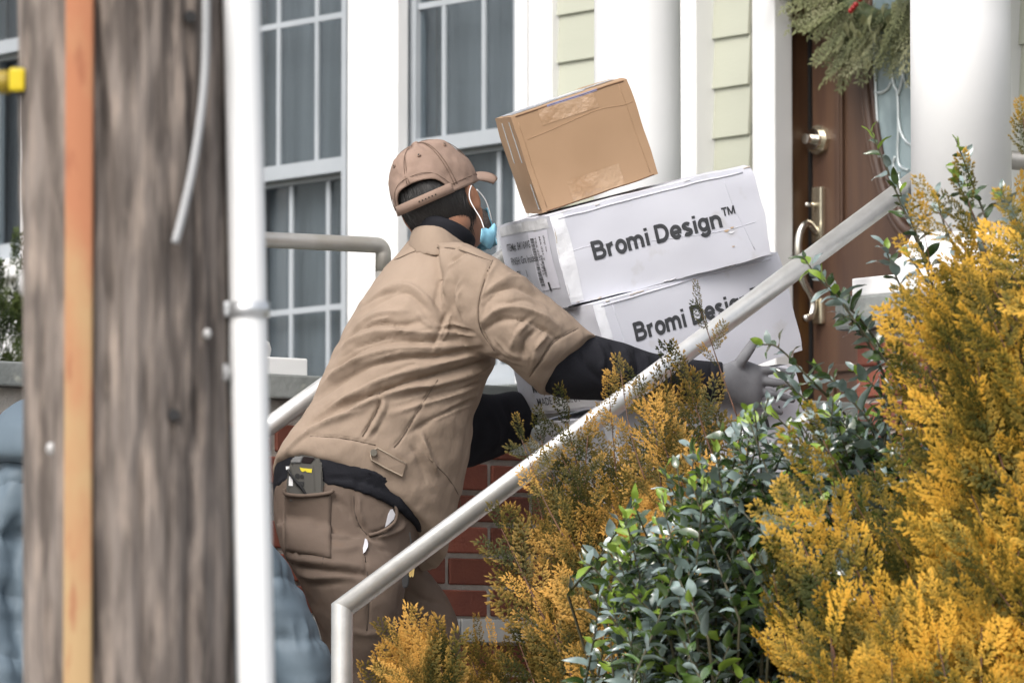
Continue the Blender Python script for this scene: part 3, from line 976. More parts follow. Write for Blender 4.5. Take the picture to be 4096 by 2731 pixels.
slv2 = ringtube([
    (900, 600, 960, 800, 12.68, .08), (980, 640, 1010, 850, 12.80, .08), (1060, 760, 1060, 900, 12.84, .07), (1085, 850, 1075, 960, 12.84, .065)])
V, Fc = fuse([shirt_t, slv, slv2], 0.0042, 7)
def r6(pts): return [(597.2 + .3846 * x, 488 + .3846 * y) for x, y in pts]
FL = [
    (r6([(1440, 850), (1200, 935), (950, 995), (720, 1065), (560, 1130), (380, 1235), (200, 1385)]), 7, -.013),
    (r6([(1440, 880), (1250, 975), (1050, 1030), (880, 1050), (700, 1110), (520, 1195), (300, 1320)]), 8, .010),
    (r6([(1380, 835), (1100, 900), (900, 945), (700, 1010), (500, 1110), (330, 1210)]), 8, .010),
    (r6([(1320, 815), (1050, 860), (850, 870), (640, 920), (450, 1030), (300, 1140)]), 7, -.011),
    (r6([(1300, 790), (1050, 810), (850, 815), (640, 860), (460, 960), (350, 1050)]), 8, .010),
    (r6([(1180, 760), (950, 770), (740, 775), (580, 830), (440, 920)]), 7, -.009),
    (r6([(1150, 720), (940, 720), (740, 715), (580, 760), (470, 830)]), 8, .008),
    (r6([(1000, 640), (850, 670), (720, 655), (600, 700), (500, 770)]), 7, -.008),
    (r6([(880, 590), (740, 600), (640, 640), (540, 720)]), 8, .008),
    (r6([(620, 545), (760, 460), (870, 432), (950, 470), (1010, 540), (1060, 620)]), 8, .008),
    (r6([(640, 590), (770, 500), (870, 475), (940, 520), (990, 590)]), 8, -.008),
    (r6([(1010, 840), (1060, 740), (1100, 640), (1130, 560)]), 8, -.006),
    (r6([(1085, 690), (1180, 690), (1270, 720)]), 7, -.006),
    (r6([(1075, 700), (1000, 660), (930, 580)]), 7, .005),
    (r6([(1140, 300), (1180, 260), (1225, 225)]), 5, -.008),
    (r6([(1090, 560), (1100, 470), (1130, 350)]), 6, .006),
    (r6([(1160, 600), (1150, 490), (1170, 400)]), 7, -.005),
    # sleeve
    (r6([(1340, 560), (1410, 480), (1520, 440), (1640, 480), (1740, 560)]), 8, -.009),
    (r6([(1340, 500), (1430, 420), (1530, 390), (1650, 420)]), 8, .007),
    (r6([(1330, 650), (1430, 580), (1540, 570), (1680, 620), (1790, 690)]), 9, .011),
    (r6([(1340, 700), (1440, 640), (1550, 640), (1680, 690), (1780, 760)]), 7, -.010),
    (r6([(1500, 820), (1530, 720), (1600, 660)]), 8, .008),
    (r6([(1560, 880), (1580, 780), (1650, 700)]), 7, -.008),
    (r6([(1380, 760), (1450, 830), (1560, 880)]), 7, .006),
    (r6([(1640, 900), (1650, 800), (1720, 720)]), 7, .006),
    # armhole seam, yoke seam, cuff seam
    (r6([(1390, 285), (1340, 400), (1303, 560), (1318, 700), (1400, 825)]), 2.6, -.007),
    (r6([(1410, 300), (1362, 400), (1325, 560), (1340, 690)]), 4, .005),
    (r6([(800, 285), (960, 222), (1150, 214), (1380, 290)]), 2.4, -.005),
    (r6([(1900, 690), (1760, 770), (1680, 880), (1610, 980)]), 2.6, -.006),
    # waist
    (r6([(720, 1070), (712, 1150), (665, 1240), (610, 1340)]), 3.5, -.010),
    (r6([(745, 1080), (735, 1160), (690, 1250), (640, 1340)]), 6, .007),
    (r6([(1060, 1000), (940, 1190), (850, 1340), (800, 1400)]), 2.4, -.005),
    (r6([(300, 1330), (500, 1345), (690, 1385)]), 2.6, -.004),
    (r6([(800, 1120), (950, 1080), (1150, 1030), (1350, 960)]), 7, -.006),
    (r6([(780, 1200), (950, 1150), (1150, 1090), (1300, 1030)]), 7, .006),
    (r6([(880, 1330), (1040, 1230), (1180, 1160), (1290, 1110)]), 8, -.006),
    (r6([(420, 1000), (520, 930), (620, 870)]), 6, .006),
    (r6([(250, 1290), (400, 1180), (560, 1100)]), 6, -.006),
    (r6([(160, 1420), (300, 1300), (470, 1230), (620, 1180)]), 6, .006),
    (r6([(1290, 1180), (1250, 1380), (1215, 1550)]), 7, -.012),
    (r6([(1330, 1150), (1290, 1330), (1240, 1500)]), 8, .008),
    (r6([(960, 1330), (1010, 1450), (1060, 1560)]), 9, .006),
    (r6([(900, 1390), (950, 1480), (1000, 1600)]), 7, -.007),
]
rf = random.Random(14)
FINE = []
for q_, w_, h_ in FL:
    if w_ < 5: continue
    for _ in range(2):
        dx, dy = rf.uniform(-16, 16), rf.uniform(-16, 16)
        k0 = rf.randrange(0, max(1, len(q_) - 2)); seg = q_[k0:k0 + 3]
        FINE.append(([(x + dx + rf.uniform(-4, 4), y + dy + rf.uniform(-4, 4)) for x, y in seg], rf.uniform(2.2, 3.6), rf.choice((-1, 1)) * rf.uniform(.003, .006)))
V = folds(V, Fc, [(q_, w_ * .85, h_ * 1.15) for q_, w_, h_ in FL] + FINE)
V = crumple(V, Fc, 0.0035, 14, (1, 1, 1.4))
V = crumple(V, Fc, 0.0022, 36, seed=7)
shirt = mesh('shirt', V, Fc, MTAN, man, True)

def surf_band(name, rings_px, th, mat, parent):
    """thin strap lying on the near surface of the shirt; rings_px = quads of layout px"""
    V_ = V; N_ = normals(V, Fc); px_ = proj(V)
    near = (N_[:, 1] < -0.05)
    idx = np.where(near)[0]
    v = []
    for (x, y) in rings_px:
        d = (px_[idx, 0] - x) ** 2 + (px_[idx, 1] - y) ** 2
        j = idx[np.argsort(d)[:4]]
        Y = V_[j, 1].min()
        v.append(P(x, y, Y - 0.002))
    k = len(v)
    back = [p + np.array([0, th + .004, 0]) for p in v]
    front = [p + np.array([0, -th, 0]) for p in v]
    f = [tuple(range(k))[::-1], tuple(range(k, 2 * k))] + [(i, (i + 1) % k, k + (i + 1) % k, k + i) for i in range(k)]
    return mesh(name, front + back, f, mat, parent)
strap_px = [(1476, 2033), (1510, 2002), (1680, 2098), (1652, 2170), (1545, 2106), (1482, 2066)]
surf_band('waist_tab', [(1060 / SD + x * .3827 / SD, 1750 / SD + y * .3827 / SD) for x, y in ((1092, 150), (1175, 95), (1480, 265), (1435, 410), (1250, 320), (1105, 235))], 0.003, MTAN, shirt)
bp = P((1060 + 1135 * .3827) / SD, (1750 + 155 * .3827) / SD, 12.385)
def near_Y(x, y, V_=None, Fc_=None, k=6):
    V2 = V if V_ is None else V_
    px_ = proj(V2)
    d = (px_[:, 0] - x) ** 2 + (px_[:, 1] - y) ** 2
    j = np.argsort(d)[:40]
    return V2[j, 1].min()
bx_, by_ = (1060 + 1135 * .3827) / SD, (1750 + 155 * .3827) / SD
v, f = tube_pts([P(bx_, by_, near_Y(bx_, by_) - .012), P(bx_, by_, near_Y(bx_, by_) + .004)], 0.0075, 16)
mesh('button', v, f, M('button_grey', (0.12, 0.11, 0.09), 0.4), shirt)

MSEAM = M('seam_thread', (0.12, 0.088, 0.066), 0.9)
def seam(name, pts, parent, NY, r=.0011, mat=None):
    q = spline(pts, 5)
    tube(name, [P(x, y, NY(x, y) - .0004) for x, y in q], r, mat or MSEAM, parent, 6)
def nyS(x, y): return near_Y1(x, y, V)
def near_Y1(x, y, V_):
    px_ = proj_cache(V_)
    d = (px_[:, 0] - x) ** 2 + (px_[:, 1] - y) ** 2
    j = np.argpartition(d, 12)[:12]
    Ym = V_[j, 1].min()
    return V_[j][V_[j, 1] < Ym + .02][:, 1].mean()
_pc = {}
def proj_cache(V_):
    if id(V_) not in _pc: _pc[id(V_)] = proj(V_)
    return _pc[id(V_)]
for pts_ in (r6([(800, 285), (960, 222), (1150, 214), (1380, 290)]), r6([(1390, 285), (1340, 400), (1303, 560), (1318, 700), (1400, 825)]), r6([(1900, 690), (1760, 770), (1680, 880), (1610, 980)]),
             r6([(1060, 1000), (940, 1190), (850, 1340), (800, 1400)]), r6([(300, 1335), (500, 1348), (690, 1388)]), r6([(715, 1075), (690, 1200), (612, 1335)]), r6([(1000, 1460), (1120, 1580), (1190, 1700), (1200, 1820)])):
    seam('seam', pts_, shirt, nyS)
tabp = [(1060 / SD + x * .3827 / SD, 1750 / SD + y * .3827 / SD) for x, y in ((1100, 152), (1175, 105), (1470, 268), (1430, 398), (1255, 312), (1112, 232), (1100, 152))]
tube('tab_stitching', [P(x, y, near_Y(x, y) - .0065) for x, y in tabp], .0010, M('pale_thread', (0.42, 0.35, 0.27), 0.9), shirt, 6)
# collar of the work shirt and black crew neck under it
cv, cf_ = ringtube([(940, 572, 1078, 576, 12.59, .105, 0, 14), (938, 560, 1080, 566, 12.60, .105, 0, -2), (943, 540, 1068, 556, 12.61, .10, 0, -16), (950, 530, 1062, 552, 12.615, .092, 0, -22), (962, 535, 1052, 556, 12.615, .078, 0, -16)], 40, 4)
Vc, Fcc = fuse([(cv, cf_)], 0.004, 3)
mesh('collar', Vc, Fcc, MTAN, shirt, True)
cv, cf_ = ringtube([(948, 560, 1085, 578, 12.62, .094), (948, 526, 1092, 556, 12.62, .100, 0, -16), (948, 510, 1090, 548, 12.62, .098, 0, -24), (956, 506, 1086, 545, 12.625, .09, 0, -24), (965, 516, 1085, 546, 12.63, .07)], 40, 4)
mesh('crew_neck', cv, cf_, MNAVY, man, True)

# black undershirt: waist band and long sleeves
band = ringtube([
    (640, 1035, 1010, 1150, YB, .13, 0, -70), (630, 1075, 1000, 1190, YB, .146, 0, -85), (627, 1110, 990, 1210, YB, .150, 0, -74), (629, 1143, 975, 1240, YB, .150, 10, -66), (640, 1140, 960, 1236, YB, .142, 10, -66)])
Vb, Fb = fuse([band], 0.006, 4)
def r6b(pts): return [((1060 + x * .3827) / SD, (1750 + y * .3827) / SD) for x, y in pts]
Vb = folds(Vb, Fb, [(r6b([(650, 420), (800, 430), (960, 440), (1150, 500), (1330, 590)]), 3, -.006), (r6b([(120, 500), (220, 420)]), 4, .005), (r6b([(1000, 330), (1150, 380), (1300, 460)]), 6, .006), (r6b([(1380, 600), (1440, 720), (1500, 850)]), 5, .006), (r6b([(960, 440), (985, 540)]), 4, -.006)])
mesh('undershirt', Vb, Fb, MNAVY, man, True)
armr = ringtube([
    (1230, 700, 1190, 850, 12.43, .055), (1290, 748, 1242, 892, 12.45, .066), (1376, 772, 1292, 915, 12.475, .07), (1442, 790, 1402, 921, 12.51, .064), (1502, 811, 1500, 931, 12.56, .057),
    (1600, 826, 1592, 926, 12.64, .051), (1650, 830, 1652, 922, 12.685, .047), (1660, 831, 1664, 920, 12.693, .045)])
Va, Fa = fuse([armr], 0.005, 4)
def r8(pts): return [((2000 + x * .6378) / SD, (900 + y * .6378) / SD) for x, y in pts]
Va = folds(Va, Fa, [(r8([(590, 720), (640, 820), (640, 920)]), 7, .008), (r8([(690, 730), (740, 830), (730, 930)]), 6, -.008), (r8([(760, 740), (800, 850), (790, 950)]), 7, .007), (r8([(840, 770), (870, 880), (860, 980)]), 6, -.007), (r8([(900, 790), (930, 900), (910, 1000)]), 7, .007), (r8([(500, 800), (560, 900), (660, 1000)]), 7, -.006), (r8([(1320, 850), (1330, 980), (1310, 1090)]), 3, -.004), (r8([(1000, 820), (1060, 930), (1050, 1050)]), 7, .004)])
mesh('sleeve', Va, Fa, MNAVY, man, True)
arml = ringtube([(1050, 850, 1030, 1010, 12.82, .06), (1088, 895, 1062, 1072, 12.86, .068), (1132, 905, 1112, 1062, 12.90, .066), (1188, 898, 1178, 1034, 12.95, .06), (1236, 930, 1232, 1004, 12.99, .05)])
Vl, Fl = fuse([arml], 0.006, 4)
Vl = folds(Vl, Fl, [(r6([(1380, 1180), (1420, 1300), (1400, 1420)]), 8, .007), (r6([(1450, 1130), (1500, 1250), (1480, 1380)]), 7, -.007)])
mesh('sleeve', Vl, Fl, MNAVY, man, True)

# trousers
pel = ringtube([(650, 1075, 960, 1170, YB, .12, 0, -50), (632, 1110, 965, 1205, YB, .142, 0, -70), (627, 1160, 962, 1245, YB, .15, 0, -50), (630, 1215, 955, 1280, YB, .15, 0, -30), (650, 1270, 940, 1320, YB - .01, .14)])
legr = ringtube([(632, 1200, 900, 1250, 12.46, .12), (650, 1268, 930, 1322, 12.44, .135), (682, 1328, 926, 1388, 12.42, .125), (712, 1398, 912, 1452, 12.42, .112), (742, 1466, 892, 1510, 12.43, .102),
    (752, 1560, 872, 1580, 12.45, .092), (742, 1680, 866, 1690, 12.42, .088), (722, 1830, 836, 1835, 12.36, .08), (716, 1990, 822, 1992, 12.33, .075), (714, 2030, 824, 2032, 12.33, .078)])
legl = ringtube([(760, 1190, 940, 1250, 12.62, .11), (820, 1270, 968, 1296, 12.68, .115), (868, 1352, 1022, 1360, 12.74, .112), (902, 1440, 1056, 1442, 12.78, .1), (912, 1500, 1060, 1500, 12.80, .095),
    (908, 1580, 1052, 1580, 12.79, .088), (900, 1700, 1020, 1702, 12.76, .08), (896, 1820, 1010, 1822, 12.75, .077), (894, 1850, 1012, 1852, 12.75, .08)])
Vt, Ft = fuse([pel, legr, legl], 0.0055, 6)
def r7(pts): return [((1040 + x * .6576) / SD, (1700 + y * .6576) / SD) for x, y in pts]
Vt = folds(Vt, Ft, [
    (r7([(150, 830), (260, 860), (420, 880), (600, 900), (720, 910)]), 7, -.012),
    (r7([(160, 800), (280, 825), (450, 845), (620, 860)]), 8, .008),
    (r7([(230, 900), (330, 930), (480, 925), (640, 935)]), 7, .008),
    (r7([(240, 950), (380, 965), (520, 955)]), 6, -.007),
    (r7([(570, 430), (575, 520), (600, 600), (650, 665)]), 4.5, -.009),
    (r7([(600, 430), (605, 520), (640, 610)]), 5, .007),
    (r7([(640, 800), (655, 950), (660, 1100), (650, 1250)]), 2.5, -.005),
    (r7([(650, 668), (740, 650), (800, 600), (835, 520)]), 4, -.009),
    (r7([(660, 685), (760, 670), (840, 640), (890, 590)]), 5, .008),
    (r7([(610, 670), (540, 690), (470, 690), (380, 670)]), 6, -.006),
    (r7([(660, 700), (720, 740), (800, 770)]), 5, -.006),
    (r7([(600, 740), (520, 760), (420, 760)]), 7, .005),
    (r7([(250, 600), (330, 590), (390, 600)]), 5, -.006),
    (r7([(150, 500), (150, 650), (160, 800)]), 5, .006),
    (r7([(245, 610), (240, 720), (235, 830)]), 4, -.004),
    (r7([(430, 440), (520, 500), (560, 580)]), 7, -.006),
    (r7([(870, 1000), (990, 1060), (1120, 1090)]), 6, -.007),
    (r7([(900, 1080), (1000, 1150), (1160, 1170)]), 6, .006),
    (r7([(880, 1120), (1000, 1200), (1150, 1230)]), 6, -.007),
    (r7([(860, 1000), (850, 1100), (830, 1200)]), 5, -.010),
    (r7([(560, 1250), (640, 1270), (760, 1260)]), 7, .005),
])
Vt = crumple(Vt, Ft, 0.004, 9)
Vt = crumple(Vt, Ft, 0.0016, 34, seed=3)
trousers = mesh('trousers', Vt, Ft, MTROU, man, True)
def nearT(x, y): return near_Y(x, y, Vt)
# back pocket patch with a double stitched top edge
def patch(name, px_, off, th, mat, parent, NY=nearT):
    front = [P(x, y, NY(x, y) - off) for x, y in px_]
    k = len(front)
    back = [p + np.array([0, th, 0]) for p in front]
    f = [tuple(range(k))[::-1], tuple(range(k, 2 * k))] + [(i, (i + 1) % k, k + (i + 1) % k, k + i) for i in range(k)]
    return mesh(name, front + back, f, mat, parent)
Ysc = nearT(720, 1150) - .010
pk = spline([P(x, y, min(nearT(x, y), Ysc) - 0.007) for x, y in [((1060 + a * .3827) / SD, (1750 + b * .3827) / SD) for a, b in ((200, 530), (215, 585), (330, 605), (450, 605), (600, 590), (690, 570), (715, 545))]], 5)
tube('pocket_hem', pk, 0.0045, MTROU, trousers, 8)
v, f = [], []
gu, gv = 12, 12
for j in range(gv + 1):
    t = j / gv
    for i in range(gu + 1):
        u = i / gu
        zx = 205 + (690 - 205) * u; zy = (585 + 30 * math.sin(math.pi * u) * .8 - 15 * u) * (1 - t) + (1190 + 60 * u) * t
        x, y = (1060 + zx * .3827) / SD, (1750 + zy * .3827) / SD
        yn = nearT(x, y)
        k_ = (1 - t) ** 1.5
        ed = min(1, 9 * u, 9 * (1 - u)) * min(1, 8 * (1 - t))
        Yp = (min(yn, Ysc) - .006) * k_ + (yn - .002) * (1 - k_) + .005 * (1 - ed) * (1 - .6 * k_)
        v.append(P(x, y, Yp))
for j in range(gv):
    for i in range(gu):
        a_ = j * (gu + 1) + i
        f.append((a_, a_ + 1, a_ + gu + 2, a_ + gu + 1))
po = mesh('back_pocket', v, f, MTROU, trousers, True)
md = po.modifiers.new('thick', 'SOLIDIFY'); md.thickness = .002; md.offset = 1
for pts_ in (r7([(570, 430), (575, 520), (600, 600), (650, 665)]), r7([(640, 800), (655, 950), (660, 1100), (650, 1250)]), r7([(150, 430), (155, 600), (160, 800), (200, 840)]), r7([(430, 400), (425, 560), (400, 700), (380, 840)])):
    seam('seam', pts_, trousers, lambda x, y: near_Y1(x, y, Vt), .0011, M('trouser_thread', (0.06, 0.045, 0.035), 0.9))
# torn seam showing white lining, front pocket lining
MLIN = M('white_lining', (0.62, 0.62, 0.66), 0.8)
patch('torn_lining', [((1060 + a * .3827) / SD, (1750 + b * .3827) / SD) for a, b in ((1045, 1050), (1066, 1062), (1078, 1100), (1074, 1140), (1050, 1185), (1026, 1208), (1024, 1150), (1034, 1100))], 0.003, 0.008, MLIN, trousers)
patch('pocket_lining', [((1060 + a * .3827) / SD, (1750 + b * .3827) / SD) for a, b in ((1310, 750), (1335, 745), (1362, 800), (1348, 850), (1300, 900), (1252, 938), (1268, 870), (1285, 800))], 0.003, 0.008, MLIN, trousers)
tube('pocket_edge', spline([P(x, y, nearT(x, y) - 0.003) for x, y in [((1060 + a * .3827) / SD, (1750 + b * .3827) / SD) for a, b in ((1350, 690), (1378, 780), (1360, 870), (1290, 940), (1190, 990), (1090, 1018))]], 5), 0.004, MTROU, trousers, 8)
# shoes
MSHOE = M('brown_boot', (0.05, 0.03, 0.02), 0.5)
def shoe(x, y, Y, zf):
    c = P(x, y, Y); c[2] = zf
    f = S_
    s = np.cross(f, [0, 0, 1])
    parts = [ellipsoid(c + f * .07 + np.array([0, 0, .04]), [f * .10, s * .048, np.array([0, 0, .04])]), ellipsoid(c - f * .03 + np.array([0, 0, .055]), [f * .07, s * .043, np.array([0, 0, .055])]),
             ellipsoid(c - f * .01 + np.array([0, 0, .11]), [f * .05, s * .045, np.array([0, 0, .07])])]
    Vs, Fs = fuse(parts, 0.006, 4)
    Vs[:, 2] = np.maximum(Vs[:, 2], zf + 0.002)
    mesh('boot', Vs, Fs, MSHOE, man, True)
shoe(770, 2040, 12.33, 0.96 + RISE); shoe(953, 1860, 12.75, 0.96 + 2 * RISE)

# ---------------- head
fh = np.array([.42, .906, .27]); fh /= np.linalg.norm(fh)
r0h = np.cross(fh, [0, 0, 1]); r0h /= np.linalg.norm(r0h)
u0h = np.cross(r0h, fh)
ro = math.radians(19)
rh = r0h * math.cos(ro) + u0h * math.sin(ro)
uh = u0h * math.cos(ro) - r0h * math.sin(ro)
HC = P(1012, 462, 12.62)
def H(r, f_, u): return HC + rh * r + fh * f_ + uh * u
neck = ringtube([(960, 480, 1070, 500, 12.63, .062), (955, 520, 1072, 545, 12.62, .066), (940, 560, 1090, 580, 12.60, .08)], 28, 4)
head_parts = [ellipsoid(H(0, -.005, .01), [rh * .079, fh * .096, uh * .10]),
              ellipsoid(H(0, .035, -.055), [rh * .062, fh * .065, uh * .075]),
              ellipsoid(H(0, .06, -.10), [rh * .042, fh * .035, uh * .025]),
              ellipsoid(H(0, -.03, -.05), [rh * .066, fh * .06, uh * .06]),
              ellipsoid(H(0, .108, -.035), [rh * .014, fh * .02, uh * .025]),
              ellipsoid(H(0, .095, -.09), [rh * .022, fh * .012, uh * .012]),
              neck]
for s in (-1, 1):
    head_parts.append(ellipsoid(H(s * .083, -.012, -.02), [rh * s * .008 + fh * -.006, fh * .017 + rh * s * .008, uh * .034]))
    head_parts.append(ellipsoid(H(s * .087, -.022, -.006), [rh * .007, fh * .010 + rh * s * .004, uh * .022]))
Vh, Fh = fuse(head_parts, 0.004, 4)
body = mesh('body', Vh, Fh, MSKIN, man, True)
for s in (-1, 1):
    v, f = ellipsoid(H(s * .031, .088, -.005), [rh * .013, fh * .010, uh * .009], 14, 10)
    mesh('eye', v, f, M('eye_white', (0.7, 0.68, 0.65), 0.3), body, True)
# hair: close shell at the back and sides plus strands
rh_ = random.Random(3)
def hair_r(az, el):
    """point on scalp, az from back (0) to the sides, el from top"""
    sx, cx = math.sin(az), math.cos(az)
    return sx, cx
hv, hf = [], []
na, ne = 60, 26
def scalp(az, t, k=1.0):
    # t: 0 = under cap rim .. 1 = nape
    u = .085 - .19 * t
    hw = math.sqrt(max(0.42, 1 - ((u - .01) / .118) ** 2))
    return H(math.sin(az) * .0815 * hw * k, -.008 - math.cos(az) * .095 * hw * k * (1 - .12 * t), u)
for i in range(ne + 1):
    for j in range(na + 1):
        az = -1.75 + 3.5 * j / na
        lim = 1.0 - 0.36 * max(0, abs(az) - 0.7) / 1.05
        t = i / ne * lim
        hv.append(scalp(az, t, 1.035 - .02 * (i / ne) ** 3))
for i in range(ne):
    for j in range(na):
        a = i * (na + 1) + j
        hf.append((a, a + 1, a + na + 2, a + na + 1))
hair = mesh('hair', hv, hf, MHAIR, man, True)
sv, sf = [], []
for _ in range(2600):
    az = rh_.uniform(-1.75, 1.75)
    lim = 1.06 - 0.36 * max(0, abs(az) - 0.7) / 1.05
    t = rh_.uniform(0, 1) ** .8 * lim
    p = scalp(az, t, 1.03)
    q = scalp(az + rh_.uniform(-.1, .1), t + rh_.uniform(.10, .2), 1.05 + rh_.uniform(0, .05))
    sd_ = np.cross(q - p, [0, 1, 0]); sd_ /= np.linalg.norm(sd_) + 1e-9
    k = len(sv)
    sv += [p - sd_ * .0006, p + sd_ * .0006, q]
    sf.append((k, k + 1, k + 2))
st = mesh('hair_strands', sv, sf, M('hair_strand', (0.015, 0.013, 0.013), 0.4, (0.09, 0.085, 0.082), 300, lo=.58, hi=.78), hair)
st['kind'] = 'stuff'
# beard shadow / sideburn
Vb2, Fb2 = ellipsoid(H(.004, .058, -.075), [rh * .060, fh * .046, uh * .045])
mesh('beard', Vb2, Fb2, M('grey_beard', (0.045, 0.035, 0.032), 0.8, (0.13, 0.11, 0.10), 200, bump=.001, bscale=400), hair, True)

# cap
CC = H(0, -.004, .020)
def capp(az, el, k=1.0):
    """az measured from front (0) round to the right; el 0 rim .. pi/2 crown"""
    ce, se = math.cos(el), math.sin(el)
    h = .118
    r_ = ce ** .85
    return CC + (rh * math.sin(az) * .0935 + fh * math.cos(az) * .112) * r_ * k + uh * (h * se ** .95 * k)
def arch(az):
    """height of the cap's lower edge (el) : an arched opening at the back"""
    d = abs(((az - (math.pi - .10) + math.pi) % (2 * math.pi)) - math.pi)
    return 0.43 * (max(0, 1 - (d / 0.78) ** 2.6)) ** .55 if d < 0.78 else 0.0
v, f = [], []
na, ne = 144, 36
for i in range(ne + 1):
    for j in range(na):
        az = 2 * math.pi * j / na
        e0 = arch(az) - .10
        el = e0 + (math.pi / 2 - e0) * (i / ne)
        seam = min(abs(((az - s_ * math.pi / 3 + math.pi) % (2 * math.pi)) - math.pi) for s_ in range(6))
        k = 1.0 - .014 * math.exp(-(seam / .02) ** 2) + .012 * math.exp(-(seam / .07) ** 2)
        k += .035 * mn.noise(Vector((math.sin(az) * 2.2, math.cos(az) * 2.2, el * 2.5))) + .020 * mn.noise(Vector((math.sin(az) * 6, math.cos(az) * 6, el * 7)))
        v.append(capp(az, max(el, -.10), k))
for i in range(ne):
    for j in range(na):
        f.append((i * na + j, i * na + (j + 1) % na, (i + 1) * na + (j + 1) % na, (i + 1) * na + j))
cap = mesh('cap', v, f, MCAP, man, True)
md = cap.modifiers.new('thick', 'SOLIDIFY'); md.thickness = 0.003; md.offset = 1
# strap across the opening with small holes
v, f = [], []
for j in range(31):
    az = math.pi - .10 - .84 + 1.68 * j / 30
    for e in (-.11, .06): v.append(capp(az, e, 1.012))
for j in range(30): f.append((2 * j, 2 * j + 2, 2 * j + 3, 2 * j + 1))
so = mesh('back_strap', v, f, MCAP, cap, True)
md = so.modifiers.new('thick', 'SOLIDIFY'); md.thickness = 0.003; md.offset = 0
MEYE = M('eyelet_dark', (0.02, 0.014, 0.01), 0.6)
for j in range(6):
    az = math.pi - .40 + .05 * j * 1.6 - .12
    c_ = capp(az, -.02, 1.03)
    d_ = (c_ - CC); d_ /= np.linalg.norm(d_)
    vv, ff = tube_pts([c_ - d_ * .002, c_ + d_ * .0012], .0018, 10)
    mesh('strap_hole', vv, ff, MEYE, cap)
for s_ in range(6):
    az = math.pi / 3 * s_ + math.pi / 6
    c_ = capp(az, .85, 1.0)
    d_ = (c_ - CC); d_ /= np.linalg.norm(d_)
    vv, ff = tube_pts([c_ - d_ * .002, c_ + d_ * .004], .0042, 12); mesh('eyelet', vv, ff, MCAP, cap)
    vv, ff = tube_pts([c_ - d_ * .002, c_ + d_ * .005], .0022, 12); mesh('eyelet_hole', vv, ff, MEYE, cap)
MCSEAM = M('cap_thread', (0.12, 0.078, 0.058), 0.9)
for s_ in range(6):
    for da in (-.035, .035):
        az = math.pi / 3 * s_ + da
        pts_ = [capp(az * 1.0, max(arch(az) - .08, 0) + (math.pi / 2 - .10 - max(arch(az) - .08, 0)) * i_ / 14, 1.016) for i_ in range(15)]
        tube('panel_seam', pts_, .0008, MCSEAM, cap, 5)
tube('edge_seam', [capp(2 * math.pi * j_ / 60, max(arch(2 * math.pi * j_ / 60) + .03, 0), 1.014) for j_ in range(61)], .0007, MCSEAM, cap, 5)
vv, ff = ellipsoid(capp(0, math.pi / 2 - .001, 1.01), [rh * .009, fh * .009, uh * .005], 14, 8)
mesh('top_button', vv, ff, MCAP, cap, True)
# brim
v, f = [], []
for i in range(9):
    t = i / 8
    for j in range(25):
        s_ = -1 + 2 * j / 24
        az = s_ * 1.02
        p = capp(az, -.05, 0.99)
        q = CC + rh * (s_ * .090) + fh * (.105 + .090 * math.sqrt(max(0, 1 - abs(s_) ** 2.6))) + uh * (-.012)
        x = p * (1 - t) + q * t
        x = x + uh * (.012 * math.sin(t * 1.4) - .042 * (abs(s_) ** 1.7) * t + .012 * t)
        v.append(x)
for i in range(8):
    for j in range(24):
        a = i * 25 + j
        f.append((a, a + 1, a + 26, a + 25))
br = mesh('brim', v, f, MCAP, cap, True)
md = br.modifiers.new('thick', 'SOLIDIFY'); md.thickness = 0.004
# face mask pushed down, with ear loops
v, f = [], []
for i in range(13):
    t = i / 12
    for j in range(21):
        s_ = -1 + 2 * j / 20
        fold_ = .002 * math.sin(t * 18)
        ang = s_ * 1.15
        v.append(H(math.sin(ang) * (.074 - .012 * t), .042 + math.cos(ang) * (.058 - .010 * t) + fold_, -.055 - .085 * t))
for i in range(12):
    for j in range(20):
        a = i * 21 + j
        f.append((a, a + 1, a + 22, a + 21))
mk = mesh('face_mask', v, f, MMASK, man, True)
md = mk.modifiers.new('thick', 'SOLIDIFY'); md.thickness = 0.002
def px14(pts): return [((1500 + x * .3507) / SD, (500 + y * .3507) / SD) for x, y in pts]
v, f = [], []
row_t = px14([(1212, 1182), (1250, 1176), (1290, 1188), (1330, 1150), (1355, 1120), (1382, 1165)])
row_m = px14([(1205, 1260), (1240, 1262), (1285, 1275), (1330, 1255), (1355, 1235), (1375, 1250)])
row_b = px14([(1196, 1332), (1225, 1362), (1265, 1395), (1310, 1418), (1335, 1370), (1362, 1290)])
for rr_, dy in ((row_t, 0), (row_m, -.006), (row_b, 0)):
    for i, (x, y) in enumerate(rr_): v.append(P(x, y, 12.545 + dy + .010 * i + (.008 if i % 2 else 0)))
for i in range(2):
    for j in range(5): f.append((i * 6 + j, i * 6 + j + 1, i * 6 + j + 7, i * 6 + j + 6))
mf = mesh('mask_edge', v, f, MMASK, mk, True)
md = mf.modifiers.new('thick', 'SOLIDIFY'); md.thickness = 0.002
lp = px14([(1245, 1180), (1200, 1060), (1120, 930), (1080, 840), (1078, 760), (1100, 690)])
tube('ear_loop', spline([P(x, y, 12.535 + .004 * i) for i, (x, y) in enumerate(lp)], 6), 0.0013, MCORD, mk, 6)
lp = px14([(1330, 1090), (1310, 1000), (1270, 880), (1220, 800), (1160, 735)])
tube('ear_loop', spline([P(x, y, 12.60 - .01 * i) for i, (x, y) in enumerate(lp)], 6), 0.0012, MCORD, mk, 6)

